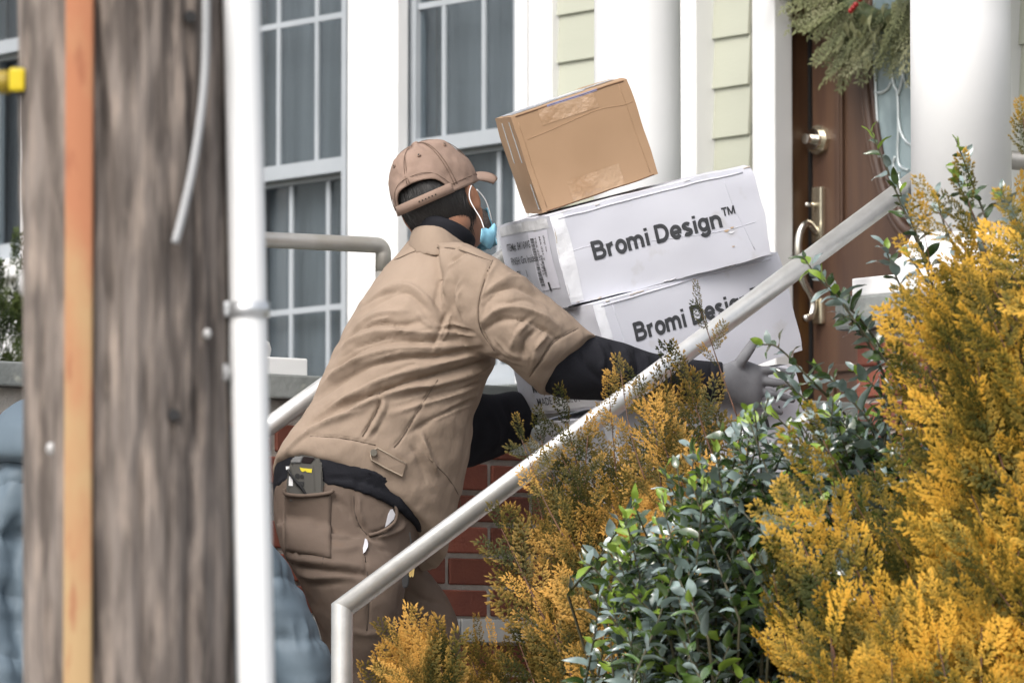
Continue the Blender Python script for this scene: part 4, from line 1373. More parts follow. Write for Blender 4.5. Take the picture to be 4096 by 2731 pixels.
# ---------------- gloved hands
def hand_right():
    parts = []
    # wrist to knuckles, flat against the carton
    palm = ringtube([(1640, 838, 1642, 914, 12.685, .034), (1662, 836, 1664, 916, 12.69, .034), (1690, 826, 1690, 926, 12.705, .031), (1715, 828, 1716, 936, 12.72, .027), (1738, 836, 1738, 938, 12.73, .023), (1752, 842, 1748, 934, 12.735, .016)], 26, 4)
    parts.append(palm)
    def finger(pts, r):
        q = spline([P(*p) for p in pts], 5)
        rr = np.interp(np.linspace(0, 1, len(q)), [0, .5, .92, 1], [r, r * .95, r * .82, r * .4])
        parts.append(tube_pts(q, list(rr), 14))
    finger([(1690, 846, 12.70), (1705, 825, 12.69), (1722, 800, 12.695), (1738, 777, 12.71)], .0135)      # thumb
    finger([(1735, 850, 12.73), (1772, 850, 12.735), (1800, 854, 12.75), (1826, 860, 12.765)], .0100)
    finger([(1735, 873, 12.73), (1776, 878, 12.735), (1808, 884, 12.75), (1836, 892, 12.768)], .0103)
    finger([(1733, 897, 12.73), (1770, 904, 12.735), (1800, 912, 12.75), (1826, 921, 12.765)], .0098)
    finger([(1728, 920, 12.73), (1758, 930, 12.735), (1780, 940, 12.745), (1798, 950, 12.755)], .0088)
    return fuse(parts, 0.0036, 3)
Vg, Fg = hand_right()
gl = mesh('glove', Vg, Fg, MGLOVE, man, True)
parts = []
cL = P(1205, 1008, 13.0)
parts.append(ringtube([(1215, 955, 1205, 1010, 12.99, .04), (1190, 985, 1180, 1040, 13.0, .04), (1160, 1018, 1175, 1046, 13.0, .03)], 20, 4))
parts.append(ringtube([(1230, 995, 1235, 1035, 13.0, .045), (1200, 1000, 1205, 1046, 13.0, .045), (1165, 1012, 1170, 1044, 13.0, .035)], 20, 4))
for k in range(4):
    q = spline([P(1215 + 4 * k, 1022 + 4 * k, 12.96 + .022 * k), P(1255, 1024 + 3 * k, 12.95 + .024 * k), P(1290, 1018 + 2 * k, 12.955 + .024 * k)], 5)
    parts.append(tube_pts(q, [.011] * len(q), 12))
parts.append(tube_pts(spline([P(1210, 1000, 12.97), P(1240, 985, 12.93), P(1258, 970, 12.92)], 5), [.012] * 11, 12))
Vg2, Fg2 = fuse(parts, 0.005, 3)
gl2 = mesh('glove', Vg2, Fg2, M('pale_glove', (0.55, 0.60, 0.63), 0.6), man, True)
gl2['label'] = 'pale plastic-coated left glove under the cartons'

# ---------------- things carried
def sc_pt(x, y, Y): return P((1060 + x * .3827) / SD, (1750 + y * .3827) / SD, Y)
hs_ = empty('handheld_scanner', sc_pt(400, 600, 12.36), 'grey rugged handheld scanner sticking out of the back trouser pocket', 'scanner')
MSC = M('scanner_plastic', (0.075, 0.071, 0.062), 0.5, (0.06, 0.057, 0.05), 10)
def slab(name, pts, Y0, Y1, mat, parent, r=0.003):
    bm = bmesh.new()
    k = len(pts)
    a = [bm.verts.new(sc_pt(x, y, Y0)) for x, y in pts]; b = [bm.verts.new(sc_pt(x, y, Y1)) for x, y in pts]
    bm.faces.new(a[::-1]); bm.faces.new(b)
    for i in range(k): bm.faces.new((a[i], a[(i + 1) % k], b[(i + 1) % k], b[i]))
    bmesh.ops.recalc_face_normals(bm, faces=bm.faces)
    if r: bmesh.ops.bevel(bm, geom=list(bm.edges), offset=r, segments=2, affect='EDGES')
    return bm_link(name, bm, mat, parent, False)
slab('case', [(222, 700), (222, 560), (236, 380), (252, 265), (290, 195), (345, 180), (450, 185), (530, 200), (600, 235), (632, 300), (640, 420), (630, 560), (610, 700)], Ysc, Ysc + .045, MSC, hs_, .008)
slab('top_housing', [(262, 262), (300, 200), (400, 192), (372, 265)], Ysc - .004, Ysc + .01, M('scanner_grey', (0.17, 0.17, 0.17), 0.4), hs_, .002)
slab('scan_window', [(378, 262), (402, 195), (520, 212), (478, 272)], Ysc - .002, Ysc + .01, M('scan_glass', (0.02, 0.015, 0.016), 0.1), hs_, .001)
slab('side_grip', [(500, 280), (560, 290), (600, 340), (605, 590), (520, 590)], Ysc - .003, Ysc + .01, MSC, hs_, .003)
slab('yellow_sticker', [(362, 308), (400, 318), (492, 326), (488, 366), (440, 360), (420, 345), (395, 358), (375, 345)], Ysc - .0012, Ysc + .001, M('yellow_label', (0.62, 0.52, 0.02), 0.5), hs_, 0)
slab('white_sticker', [(252, 400), (292, 402), (290, 505), (246, 500)], Ysc - .0012, Ysc + .001, MCORD, hs_, 0)
for x, y, r in ((338, 398, .0055), (386, 404, .004)):
    v, f = tube_pts([sc_pt(x, y, Ysc - .0025), sc_pt(x, y, Ysc + .004)], r, 14); mesh('lens', v, f, MBLACK, hs_)
slab('battery_latch', [(330, 455), (410, 458), (405, 510), (325, 505)], Ysc - .002, Ysc + .004, MBLACK, hs_, .001)
tube('tether_cord', spline([sc_pt(238, 330, Ysc - .004), sc_pt(262, 375, Ysc - .007), sc_pt(320, 450, Ysc - .008), sc_pt(380, 520, Ysc - .008), sc_pt(430, 600, Ysc - .006)], 8), .0032, MBLACK, hs_, 8)
v, f = tube_pts([sc_pt(236, 300, Ysc - .003), sc_pt(238, 332, Ysc - .003)], .004, 10); mesh('cord_clip', v, f, MCORD, hs_)
# keys on a ring
ky = empty('key_ring', sc_pt(1500, 1280, 12.40), 'bunch of keys and black fob hanging at the front of the trousers', 'keys')
YK = 12.33
cr = sc_pt(1572, 1280, YK)
pts = [cr + np.array([math.cos(t) * .0055, 0, math.sin(t) * .011]) for t in np.linspace(0, 2 * math.pi, 17)]
tube('ring', pts, .0011, MCHROME, ky, 6)
slab('fob', [(1440, 1400), (1478, 1300), (1512, 1310), (1510, 1440), (1495, 1560), (1440, 1575), (1428, 1500)], YK, YK + .01, MBLACK, ky, .002)
MBR2 = M('key_brass', (0.62, 0.45, 0.18), 0.35, metal=0.9)
for dx in (0, 24):
    slab('key', [(1508 + dx, 1310), (1532 + dx, 1296), (1546 + dx, 1300), (1530 + dx, 1440), (1520 + dx, 1460), (1506 + dx, 1440)], YK - .004, YK - .001, MBR2, ky, 0)
slab('strap', [(1505, 985), (1520, 985), (1560, 1290), (1545, 1290)], YK + .004, YK + .008, MBLACK, ky, .001)

# ------------------------------------------------------------------ second person in a padded coat behind the pole
cp = empty('person', (*P(350, 1500, 12.05)[:2], 0.96), 'person in a blue grey quilted puffer coat standing behind the pole', 'person')
MCOAT = M('puffer_nylon', (0.098, 0.135, 0.168), 0.68, (0.082, 0.114, 0.144), 6, bump=.0015, bscale=16)
def quilt(V_, Fc_, zper=0.12, amp=.012):
    N = normals(V_, Fc_)
    z_ = V_[:, 2] + np.array([.045 * mn.noise(Vector((p[0] * 4.5, p[1] * 4.5, p[2] * 2))) + .012 * mn.noise(Vector((p[0] * 13, p[1] * 13, p[2] * 4))) for p in V_]) + .12 * V_[:, 0]
    ph = (z_ / zper) % 1.0
    dd = np.minimum(ph, 1 - ph)
    d = -amp * np.exp(-(dd / .16) ** 1.2)
    wr_n = np.array([mn.noise(Vector((p[0] * 42, p[1] * 42, p[2] * 9))) for p in V_])
    d += .010 * wr_n * np.exp(-(dd / .25) ** 2)
    return V_ + N * d[:, None]
YC = 12.02
torso = ringtube([(180, 905, 430, 915, YC, .09), (110, 945, 500, 955, YC, .13), (20, 1010, 560, 1030, YC, .16), (-20, 1120, 580, 1130, YC, .17), (-15, 1300, 590, 1300, YC, .17), (-30, 1500, 610, 1500, YC, .18), (-30, 1700, 620, 1700, YC, .18), (0, 1800, 600, 1800, YC, .16)], 40, 5)
aR = ringtube([(470, 970, 500, 1090, YC - .02, .08), (560, 1110, 440, 1180, YC - .02, .09), (622, 1235, 500, 1300, YC - .02, .09), (688, 1345, 550, 1420, YC - .02, .09), (748, 1450, 610, 1520, YC - .02, .09), (772, 1560, 640, 1600, YC - .02, .085), (760, 1680, 650, 1700, YC - .03, .07)], 30, 5)
aL = ringtube([(120, 960, 80, 1090, YC - .02, .08), (20, 1050, 110, 1140, YC - .03, .09), (-70, 1200, 50, 1240, YC - .04, .09), (-90, 1400, 40, 1410, YC - .06, .09), (-60, 1560, 60, 1570, YC - .09, .08), (0, 1680, 90, 1690, YC - .12, .07)], 30, 5)
Vp, Fp = fuse([torso, aR, aL], 0.007, 5)
Vp = quilt(Vp, Fp)
Vp = crumple(Vp, Fp, .014, 8, (.6, .6, 1.6)); Vp = crumple(Vp, Fp, .003, 22, (.6, .6, 1.5))
coat = mesh('puffer_coat', Vp, Fp, MCOAT, cp, True)
hood = ringtube([(60, 1068, 560, 1080, YC - .02, .16), (-35, 1050, 550, 1060, YC - .03, .20), (-20, 965, 530, 980, YC - .03, .20), (30, 925, 520, 935, YC - .02, .17), (120, 900, 430, 905, YC, .12)], 36, 5)
Vd, Fd = fuse([hood], 0.009, 5)
Vd = crumple(Vd, Fd, .02, 6); Vd = crumple(Vd, Fd, .006, 18)
mesh('hood', Vd, Fd, MCOAT, coat, True)
hp_ = [ellipsoid(P(300, 800, YC + .02), [np.array([.078, 0, 0]), np.array([0, .096, 0]), np.array([0, 0, .115])]), ellipsoid(P(300, 850, YC + .06), [np.array([.06, 0, 0]), np.array([0, .07, 0]), np.array([0, 0, .07])]),
       ringtube([(245, 850, 355, 850, YC + .01, .055), (235, 950, 365, 950, YC, .06)], 20, 3)]
Vq, Fq = fuse(hp_, 0.006, 4)
mesh('body', Vq, Fq, MSKIN, cp, True)
v, f = ellipsoid(P(300, 785, YC), [np.array([.088, 0, 0]), np.array([0, .10, 0]), np.array([0, 0, .112])])
mesh('hair', v, f, MHAIR, cp, True)
Vq, Fq = fuse([ringtube([(60, 1750, 330, 1750, YC, .12), (100, 1950, 300, 1950, YC, .10), (110, 2150, 270, 2150, YC, .08), (120, 2390, 260, 2390, YC, .07)], 24, 4), ringtube([(330, 1750, 610, 1750, YC, .12), (370, 1950, 570, 1950, YC, .10), (400, 2150, 560, 2150, YC, .08), (410, 2390, 550, 2390, YC, .07)], 24, 4)], 0.01, 4)
mesh('trousers', Vq, Fq, MBLACK, cp, True)
for x in (190, 480):
    c = P(x, 2000, YC); c[2] = 0.96
    Vs, Fs = fuse([ellipsoid(c + np.array([.02, -.03, .045]), [np.array([.05, 0, 0]), np.array([0, .13, 0]), np.array([0, 0, .045])]), ellipsoid(c + np.array([.02, .02, .1]), [np.array([.05, 0, 0]), np.array([0, .06, 0]), np.array([0, 0, .08])])], .008, 3)
    mesh('boot', Vs, Fs, MSHOE, cp, True)

# ------------------------------------------------------------------ cartons
def axes_of(yaw, tilt, pit):
    e1 = np.array([math.cos(yaw) * math.cos(tilt), math.sin(yaw) * math.cos(tilt), math.sin(tilt)])
    w_ = np.array([-math.sin(yaw), math.cos(yaw), 0])
    n_ = np.cross(e1, w_)
    return e1, w_ * math.cos(pit) + n_ * math.sin(pit), -w_ * math.sin(pit) + n_ * math.cos(pit)

def text_mesh(s, size, bold=0.0, xs=1.0):
    cu = bpy.data.curves.new('t', 'FONT')
    cu.body = s; cu.size = size; cu.offset = bold * size
    cu.resolution_u = 3
    o = bpy.data.objects.new('t', cu); col.objects.link(o)
    dg = bpy.context.evaluated_depsgraph_get()
    me = o.evaluated_get(dg).to_mesh()
    V_ = np.array([v.co[:] for v in me.vertices]) if len(me.vertices) else np.zeros((0, 3))
    F_ = [tuple(p.vertices) for p in me.polygons]
    bpy.data.objects.remove(o); bpy.data.curves.remove(cu)
    V_[:, 0] *= xs
    return V_, F_

class Carton:
    def __init__(self, name, label, anchor, Y, yaw, tilt, pit, L, Wd, Hh, mat, seed, dent=1.0):
        self.e = axes_of(yaw, tilt, pit)
        self.o = P(*anchor, Y); self.d = (L, Wd, Hh); self.seed = seed; self.dent = dent
        c = self.o + self.e[0] * L / 2 + self.e[1] * Wd / 2
        self.root = empty(name, c, label, 'box', 'cartons in the man\'s arms')
        L_, W_, H_ = self.d
        v, f = [], []
        N = 26
        def face(fn):
            k = len(v)
            for i in range(N + 1):
                for j in range(N + 1): v.append(self.disp(np.array(fn(i / N, j / N))))
            for i in range(N):
                for j in range(N):
                    a = k + i * (N + 1) + j
                    f.append((a, a + 1, a + N + 2, a + N + 1))
        face(lambda s, t: (s * L_, 0, t * H_)); face(lambda s, t: (s * L_, Wd, t * H_))
        face(lambda s, t: (0, s * Wd, t * H_)); face(lambda s, t: (L_, s * Wd, t * H_))
        face(lambda s, t: (s * L_, t * Wd, 0)); face(lambda s, t: (s * L_, t * Wd, H_))
        me = bpy.data.meshes.new('carton')
        me.from_pydata([tuple(self.world(p)) for p in v], [], f)
        bm = bmesh.new(); bm.from_mesh(me)
        bmesh.ops.remove_doubles(bm, verts=bm.verts, dist=1e-5)
        bmesh.ops.recalc_face_normals(bm, faces=bm.faces)
        bm.to_mesh(me); bm.free()
        self.body = link('carton', me, mat, self.root, True)
        md = self.body.modifiers.new('e', 'EDGE_SPLIT'); md.split_angle = math.radians(24)
    def world(self, p): return self.o + self.e[0] * p[0] + self.e[1] * p[1] + self.e[2] * p[2]
    def disp(self, p):
        """slack, bulging cardboard with crushed edges and corners"""
        L_, W_, H_ = self.d
        q = p / np.array(self.d)
        p = p.copy()
        bul = .004 * self.dent
        edge = [min(x, 1 - x) for x in q]
        for k in range(3):
            m_ = 1.0
            for j in range(3):
                if j != k: m_ *= 4 * q[j] * (1 - q[j])
            if q[k] < 1e-6: p[k] -= bul * m_
            if q[k] > 1 - 1e-6: p[k] += bul * m_
        ds = sorted(edge)
        corner = math.exp(-((ds[1]) / .07) ** 2)           # close to an edge
        nz = [mn.noise(Vector(tuple(p * 15 + self.seed * 7 + 31 * k))) for k in range(3)]
        n2 = [mn.noise(Vector(tuple(p * 70 + self.seed * 3 + 17 * k))) for k in range(3)]
        for k in range(3):
            p[k] += self.dent * (.0016 * nz[k] + corner * (.0022 * nz[k] + .0006 * n2[k]))
            if corner > .01: p[k] += (0.5 - q[k]) * .006 * corner * math.exp(-((ds[2]) / .09) ** 2) * self.dent
        return p
    def on_front(self, V2, F2, u0, v0, name, mat, parent=None, lift=.0012, rot=0.0):
        cr, sr = math.cos(rot), math.sin(rot)
        out = []
        for x, y, *_ in V2:
            p = np.array([u0 + x * cr - y * sr, 0, v0 + x * sr + y * cr])
            p = self.disp(p); p[1] -= lift
            out.append(self.world(p))
        return mesh(name, out, F2, mat, parent or self.body)
    def on_end(self, V2, F2, u0, v0, name, mat, parent=None, lift=.0012, vert=False):
        out = []
        for x, y, *_ in V2:
            if vert: x, y = y, -x
            p = np.array([0, self.d[1] - u0 - x, v0 + y])
            p = self.disp(p); p[0] -= lift
            out.append(self.world(p))
        return mesh(name, out, F2, mat, parent or self.body)
def quad(u0, v0, u1, v1, n=10, m=10):
    V2 = [(u0 + (u1 - u0) * i / n, v0 + (v1 - v0) * j / m, 0) for i in range(n + 1) for j in range(m + 1)]
    F2 = [(i * (m + 1) + j, (i + 1) * (m + 1) + j, (i + 1) * (m + 1) + j + 1, i * (m + 1) + j + 1) for i in range(n) for j in range(m)]
    return V2, F2

MWC = M('white_cardboard', (0.53, 0.54, 0.595), 0.7, (0.50, 0.51, 0.57), 5, bump=.0006, bscale=14, wear=((0.40, 0.39, 0.385), 16, .60, .82))
MKR = M('kraft_cardboard', (0.345, 0.222, 0.132), 0.75, (0.31, 0.197, 0.114), 7, bump=.0005, bscale=25, bstretch=(1, 1, .3))
MINK = M('black_ink', (0.035, 0.037, 0.042), 0.6)
MTAPE = M('clear_tape', (0.42, 0.29, 0.19), 0.12, (0.35, 0.225, 0.135), 14, bump=.005, bscale=40, spec=.8)
MTAPEW = M('clear_tape_pale', (0.70, 0.71, 0.74), 0.16, (0.62, 0.63, 0.67), 9, bump=.003, bscale=25, spec=.8)
MKEDGE = M('scuffed_edge', (0.42, 0.36, 0.30), 0.9, (0.52, 0.52, 0.55), 30, lo=.45, hi=.55)
MLAB = M('label_paper', (0.66, 0.66, 0.74), 0.45)
MTORN = M('torn_card', (0.45, 0.33, 0.22), 0.9)

W1 = Carton('white_carton', 'scuffed white lamp carton directly beneath the brown box', (1311, 704), 12.60, .2937, .2615, .03, .495, .40, .2098, MWC, 1, 1.1)
W2 = Carton('white_carton', 'white lamp carton in the middle of the stack behind the gloved hand', (1419, 933), 12.60, .514, .2803, 0, .508, .42, .2349, MWC, 2, .9)
W3 = Carton('white_carton', 'white lamp carton at the bottom of the stack, half hidden by orange foliage', (1438, 1188), 12.64, .42, .27, 0, .50, .42, .232, MWC, 3, .9)
B1 = Carton('brown_carton', 'small brown taped box tilted on top of the white cartons', (1246, 491), 12.66, .1296, .3364, .10, .279, .235, .2276, MKR, 4, .45)

# bold grotesque lettering drawn as strokes: pieces are (points, closed)
def arcp(cx, cy, rx, ry, a0, a1, n=14):
    return [(cx + rx * math.cos(math.radians(a0 + (a1 - a0) * i / n)), cy + ry * math.sin(math.radians(a0 + (a1 - a0) * i / n))) for i in range(n + 1)]
GLY = {   # units: x height .52, cap height .72; (advance, strokes)
    'B': (.70, [[(.09, 0), (.09, .72)], [(.04, .665), (.36, .665)] + arcp(.36, .525, .155, .14, 90, -90) + [(.04, .385)], [(.36, .385)] + arcp(.38, .22, .19, .165, 90, -90) + [(.04, .055)]]),
    'r': (.40, [[(.09, 0), (.09, .52)], arcp(.30, .26, .21, .205, 180, 82)]),
    'o': (.60, [arcp(.30, .26, .205, .215, 0, 360, 28)]),
    'm': (.88, [[(.09, 0), (.09, .52)], arcp(.255, .30, .165, .165, 175, 0) + [(.42, 0)], arcp(.585, .30, .165, .165, 175, 0) + [(.75, 0)]]),
    'i': (.27, [[(.135, 0), (.135, .52)], [(.135, .61), (.135, .72)]]),
    'D': (.74, [[(.09, 0), (.09, .72)], [(.04, .66), (.30, .66)] + arcp(.30, .36, .31, .30, 90, -90, 20) + [(.04, .06)]]),
    'e': (.58, [arcp(.29, .26, .205, .215, 0, 322, 26), [(.08, .245), (.545, .245)]]),
    's': (.55, [arcp(.265, .385, .155, .09, 25, 250, 14) + arcp(.275, .14, .165, .095, 80, -155, 16)]),
    'g': (.62, [arcp(.28, .27, .195, .205, 0, 360, 26), [(.48, .52), (.48, .0)] + arcp(.285, -.02, .195, .135, 0, -165, 14)]),
    'n': (.60, [[(.09, 0), (.09, .52)], arcp(.285, .29, .195, .175, 175, 0) + [(.48, 0)]]),
    ' ': (.28, []),
    'T': (.62, [[(.31, 0), (.31, .72)], [(.02, .66), (.60, .66)]]),
    'M': (.82, [[(.09, 0), (.09, .72)], [(.73, 0), (.73, .72)], [(.10, .70), (.41, .05), (.72, .70)]]),
}
def stroke_text(s, size, wgt=.165, xs=.87):
    V2, F2 = [], []
    x0 = 0.0
    for ch in s:
        adv, strokes = GLY[ch]
        for st in strokes:
            p = np.array(st, float)
            # finer sampling so the print follows the card
            q = [p[0]]
            for a_, b_ in zip(p[:-1], p[1:]):
                m_ = max(1, int(np.linalg.norm(b_ - a_) / .12))
                q += [a_ + (b_ - a_) * (i + 1) / m_ for i in range(m_)]
            q = np.array(q)
            k = len(V2)
            for i in range(len(q)):
                t = q[min(i + 1, len(q) - 1)] - q[max(i - 1, 0)]
                if np.linalg.norm(q[0] - q[-1]) < 1e-6 and i in (0, len(q) - 1): t = q[1] - q[-2]
                t /= np.linalg.norm(t) + 1e-9
                nn = np.array([-t[1], t[0]]) * wgt / 2
                for sg in (1, -1):
                    c_ = q[i] + nn * sg
                    V2.append(((x0 + c_[0]) * size * xs, c_[1] * size, 0))
            for i in range(len(q) - 1): F2.append((k + 2 * i, k + 2 * i + 1, k + 2 * i + 3, k + 2 * i + 2))
        x0 += adv
    return V2, F2, x0 * size * xs
def brand(C, u, v, size):
    V2, F2, wd = stroke_text('Bromi Design', size)
    C.on_front(V2, F2, u, v, 'lettering', MINK)
    V3, F3, _ = stroke_text('TM', size * .46, .15)
    C.on_front(V3, F3, u + wd + size * .05, v + size * .42, 'lettering', MINK)['kind'] = 'stuff'
brand(W1, .078, .088, .056)
brand(W2, .085, .128, .056)
brand(W3, .085, .105, .056)
def rows(C, lines, u, v, size, gap, xs=.8):
    for i, s in enumerate(lines):
        if not s: continue
        V2, F2 = text_mesh(s, size, .004, xs)
        C.on_end(V2, F2, u + .006 * i, v - gap * i, 'lettering', MINK)['kind'] = 'stuff'
rows(W1, ['ITEM#: B4116WG', 'FINISH: Gra Inside', 'QTY      1', 'N.W.   4'], .055, .145, .024, .032, 1.0)
rows(W2, ['ITEM#: B4116WG', 'FINISH: Gra Inside', 'QTY      1', 'G.W.  KG', 'MEAS: 48 cm', 'MADE IN CHINA'], .045, .175, .026, .031, 1.0)
rows(W3, ['ITEM#: B4116WG', 'FINISH: Gra Inside', 'QTY      1', 'MADE IN CHINA'], .055, .165, .026, .034, 1.0)
# shipping label with barcodes on the end of the top white carton
V2, F2 = quad(.235, .045, .365, .178)
lab = W1.on_end(V2, F2, 0, 0, 'shipping_label', MLAB, lift=.001)
rk = random.Random(8)
def bars(C, u0, u1, v0, v1, n, parent):
    y = v0
    V2, F2 = [], []
    while y < v1:
        h = rk.choice((.0006, .0009, .0014, .002))
        k = len(V2)
        V2 += [(u0, y, 0), (u1, y, 0), (u1, min(y + h, v1), 0), (u0, min(y + h, v1), 0)]; F2.append((k, k + 1, k + 2, k + 3))
        y += h + rk.choice((.0007, .001, .0016))
    C.on_end(V2, F2, 0, 0, 'barcode', MINK, parent, lift=.0022)['kind'] = 'stuff'
bars(W1, .245, .270, .055, .165, 40, lab)
bars(W1, .288, .302, .075, .125, 20, lab)
for u, s in ((.276, 'TBA 0281 7732'), (.306, 'MA 021 2'), (.335, 'ship to')):
    V2, F2 = text_mesh(s, .014, .004, 1.0)
    W1.on_end(V2, F2, u, .168, 'lettering', MINK, lab, lift=.0022, vert=True)['kind'] = 'stuff'
V2, F2 = quad(.29, .042, .302, .062, 3, 3); W1.on_end(V2, F2, 0, 0, 'label_block', MINK, lab, lift=.0022)
# tape over the white cartons
for C, u0, u1 in ((W1, .0, .035), (W2, .0, .028), (W3, 0, .03)):
    V2, F2 = quad(u0, .004, u1, C.d[2] - .004, 5, 14); C.on_front(V2, F2, 0, 0, 'tape', MTAPEW, lift=.0008)
V2, F2 = quad(.08, .006, .34, .032, 14, 4); W2.on_end(V2, F2, 0, 0, 'tape', MTAPEW, lift=.0008)
V2, F2 = quad(.02, .182, .38, .204, 16, 4); W1.on_end(V2, F2, 0, 0, 'tape', MTAPEW, lift=.0008)
# torn corner, ragged
def rag(C, u, v, s, name='tear', mat=MTORN):
    pts = [(s * (1.2 + .5 * math.sin(k * 2.3)) * math.cos(k * .7), s * .45 * (1 + .5 * math.sin(k * 3.1)) * math.sin(k * .7), 0) for k in range(9)]
    C.on_front(pts, [tuple(range(9))], u, v, name, mat, lift=.0014)
rag(W1, .398, .078, .0055); rag(W1, .412, .082, .004); rag(W1, .404, .040, .003); rag(W1, .408, .072, .006, 'tear', MTAPEW)
# raised flap seams and creases as low folds of card
def crease(C, pts, r, mat, front=True):
    out = []
    for u, v_ in spline([(a, b, 0) for a, b in pts], 6)[:] if False else [(q[0], q[1]) for q in spline([(a, b, 0) for a, b in pts], 6)]:
        p = C.disp(np.array([u, 0, v_]) if front else np.array([0, C.d[1] - u, v_]))
        if front: p[1] -= r * .15
        else: p[0] -= r * .15
        out.append(C.world(p))
    tube('crease', out, r, mat, C.body, 6)
crease(W1, [(.03, .118), (.09, .120), (.16, .104), (.26, .092), (.38, .080), (.47, .082)], .0007, MWC)
crease(W1, [(.42, .19), (.43, .12), (.455, .02)], .0008, MWC)
crease(W1, [(.02, .196), (.15, .198), (.3, .199), (.47, .197)], .002, MWC)
crease(W2, [(.02, .225), (.25, .226), (.48, .222)], .002, MWC)
crease(W2, [(.05, .22), (.056, .12), (.052, .02)], .0007, MWC)
crease(B1, [(.02, .168), (.09, .172), (.15, .178), (.2, .18), (.25, .172), (.272, .172)], .0007, MKR)
crease(B1, [(.256, .22), (.258, .12), (.262, .01)], .0008, MKR)
crease(B1, [(.012, .21), (.012, .12), (.013, .01)], .0008, MKR)
# brown box: tape patches, flap gap, worn white edge tape
V2, F2 = quad(.062, .186, .197, .2255, 14, 6); B1.on_front(V2, F2, 0, 0, 'tape', MTAPE, lift=.0008)
V2, F2 = quad(.075, .003, .20, .052, 14, 6); B1.on_front(V2, F2, 0, 0, 'tape', MTAPE, lift=.0008)
MBLUE = M('blue_tape_edge', (0.24, 0.27, 0.46), 0.3)
V2, F2 = quad(.085, .2225, .205, .2272, 14, 2); B1.on_front(V2, F2, 0, 0, 'blue_print', MBLUE, lift=.0012)
def topq(C, u0, u1, w0, w1, name, mat, lift=.0015):
    V2, F2 = quad(u0, w0, u1, w1, 14, 6)
    out = []
    for x, y, _ in V2:
        p = C.disp(np.array([x, y, C.d[2]])); p[2] += lift
        out.append(C.world(p))
    return mesh(name, out, F2, mat, C.body)
topq(B1, .01, .19, .05, .20, 'shipping_label', MTAPEW, .0012)
topq(B1, .02, .27, .085, .15, 'tape', MTAPEW, .002)
topq(B1, .195, .275, .13, .234, 'flap', MKR, .003)
for (u, z0, z1) in ((.09, .12, .215), (.19, .12, .215), (.205, .01, .07)):
    V2, F2 = quad(u, z0, u + .012, z1, 2, 8); B1.on_end(V2, F2, 0, 0, 'edge_tape', MTAPEW, lift=.0009)
for z_ in (.2245, .0015):
    crease(B1, [(.01, z_), (.14, z_), (.27, z_)], .0013, M('card_edge_dark', (0.10, 0.05, 0.025), 0.9))

# scuffed, frayed edges where the white liner has worn off
re_ = random.Random(40)
for C in (W1, W2, W3):
    for _ in range(9):
        u = re_.uniform(.0, C.d[0]); top = re_.random() < .6
        v_ = C.d[2] - .003 if top else .003
        L = re_.uniform(.006, .03)
        pts_ = [(u, v_), (min(u + L * .5, C.d[0]), v_ + re_.uniform(-.002, .002)), (min(u + L, C.d[0]), v_)]
        crease(C, pts_, re_.uniform(.0008, .0018), MKEDGE)
    for _ in range(4):
        v0 = re_.uniform(.01, C.d[2] - .04)
        crease(C, [(.002, v0), (.003, v0 + .012), (.002, v0 + .025)], re_.uniform(.0008, .0016), MKEDGE)

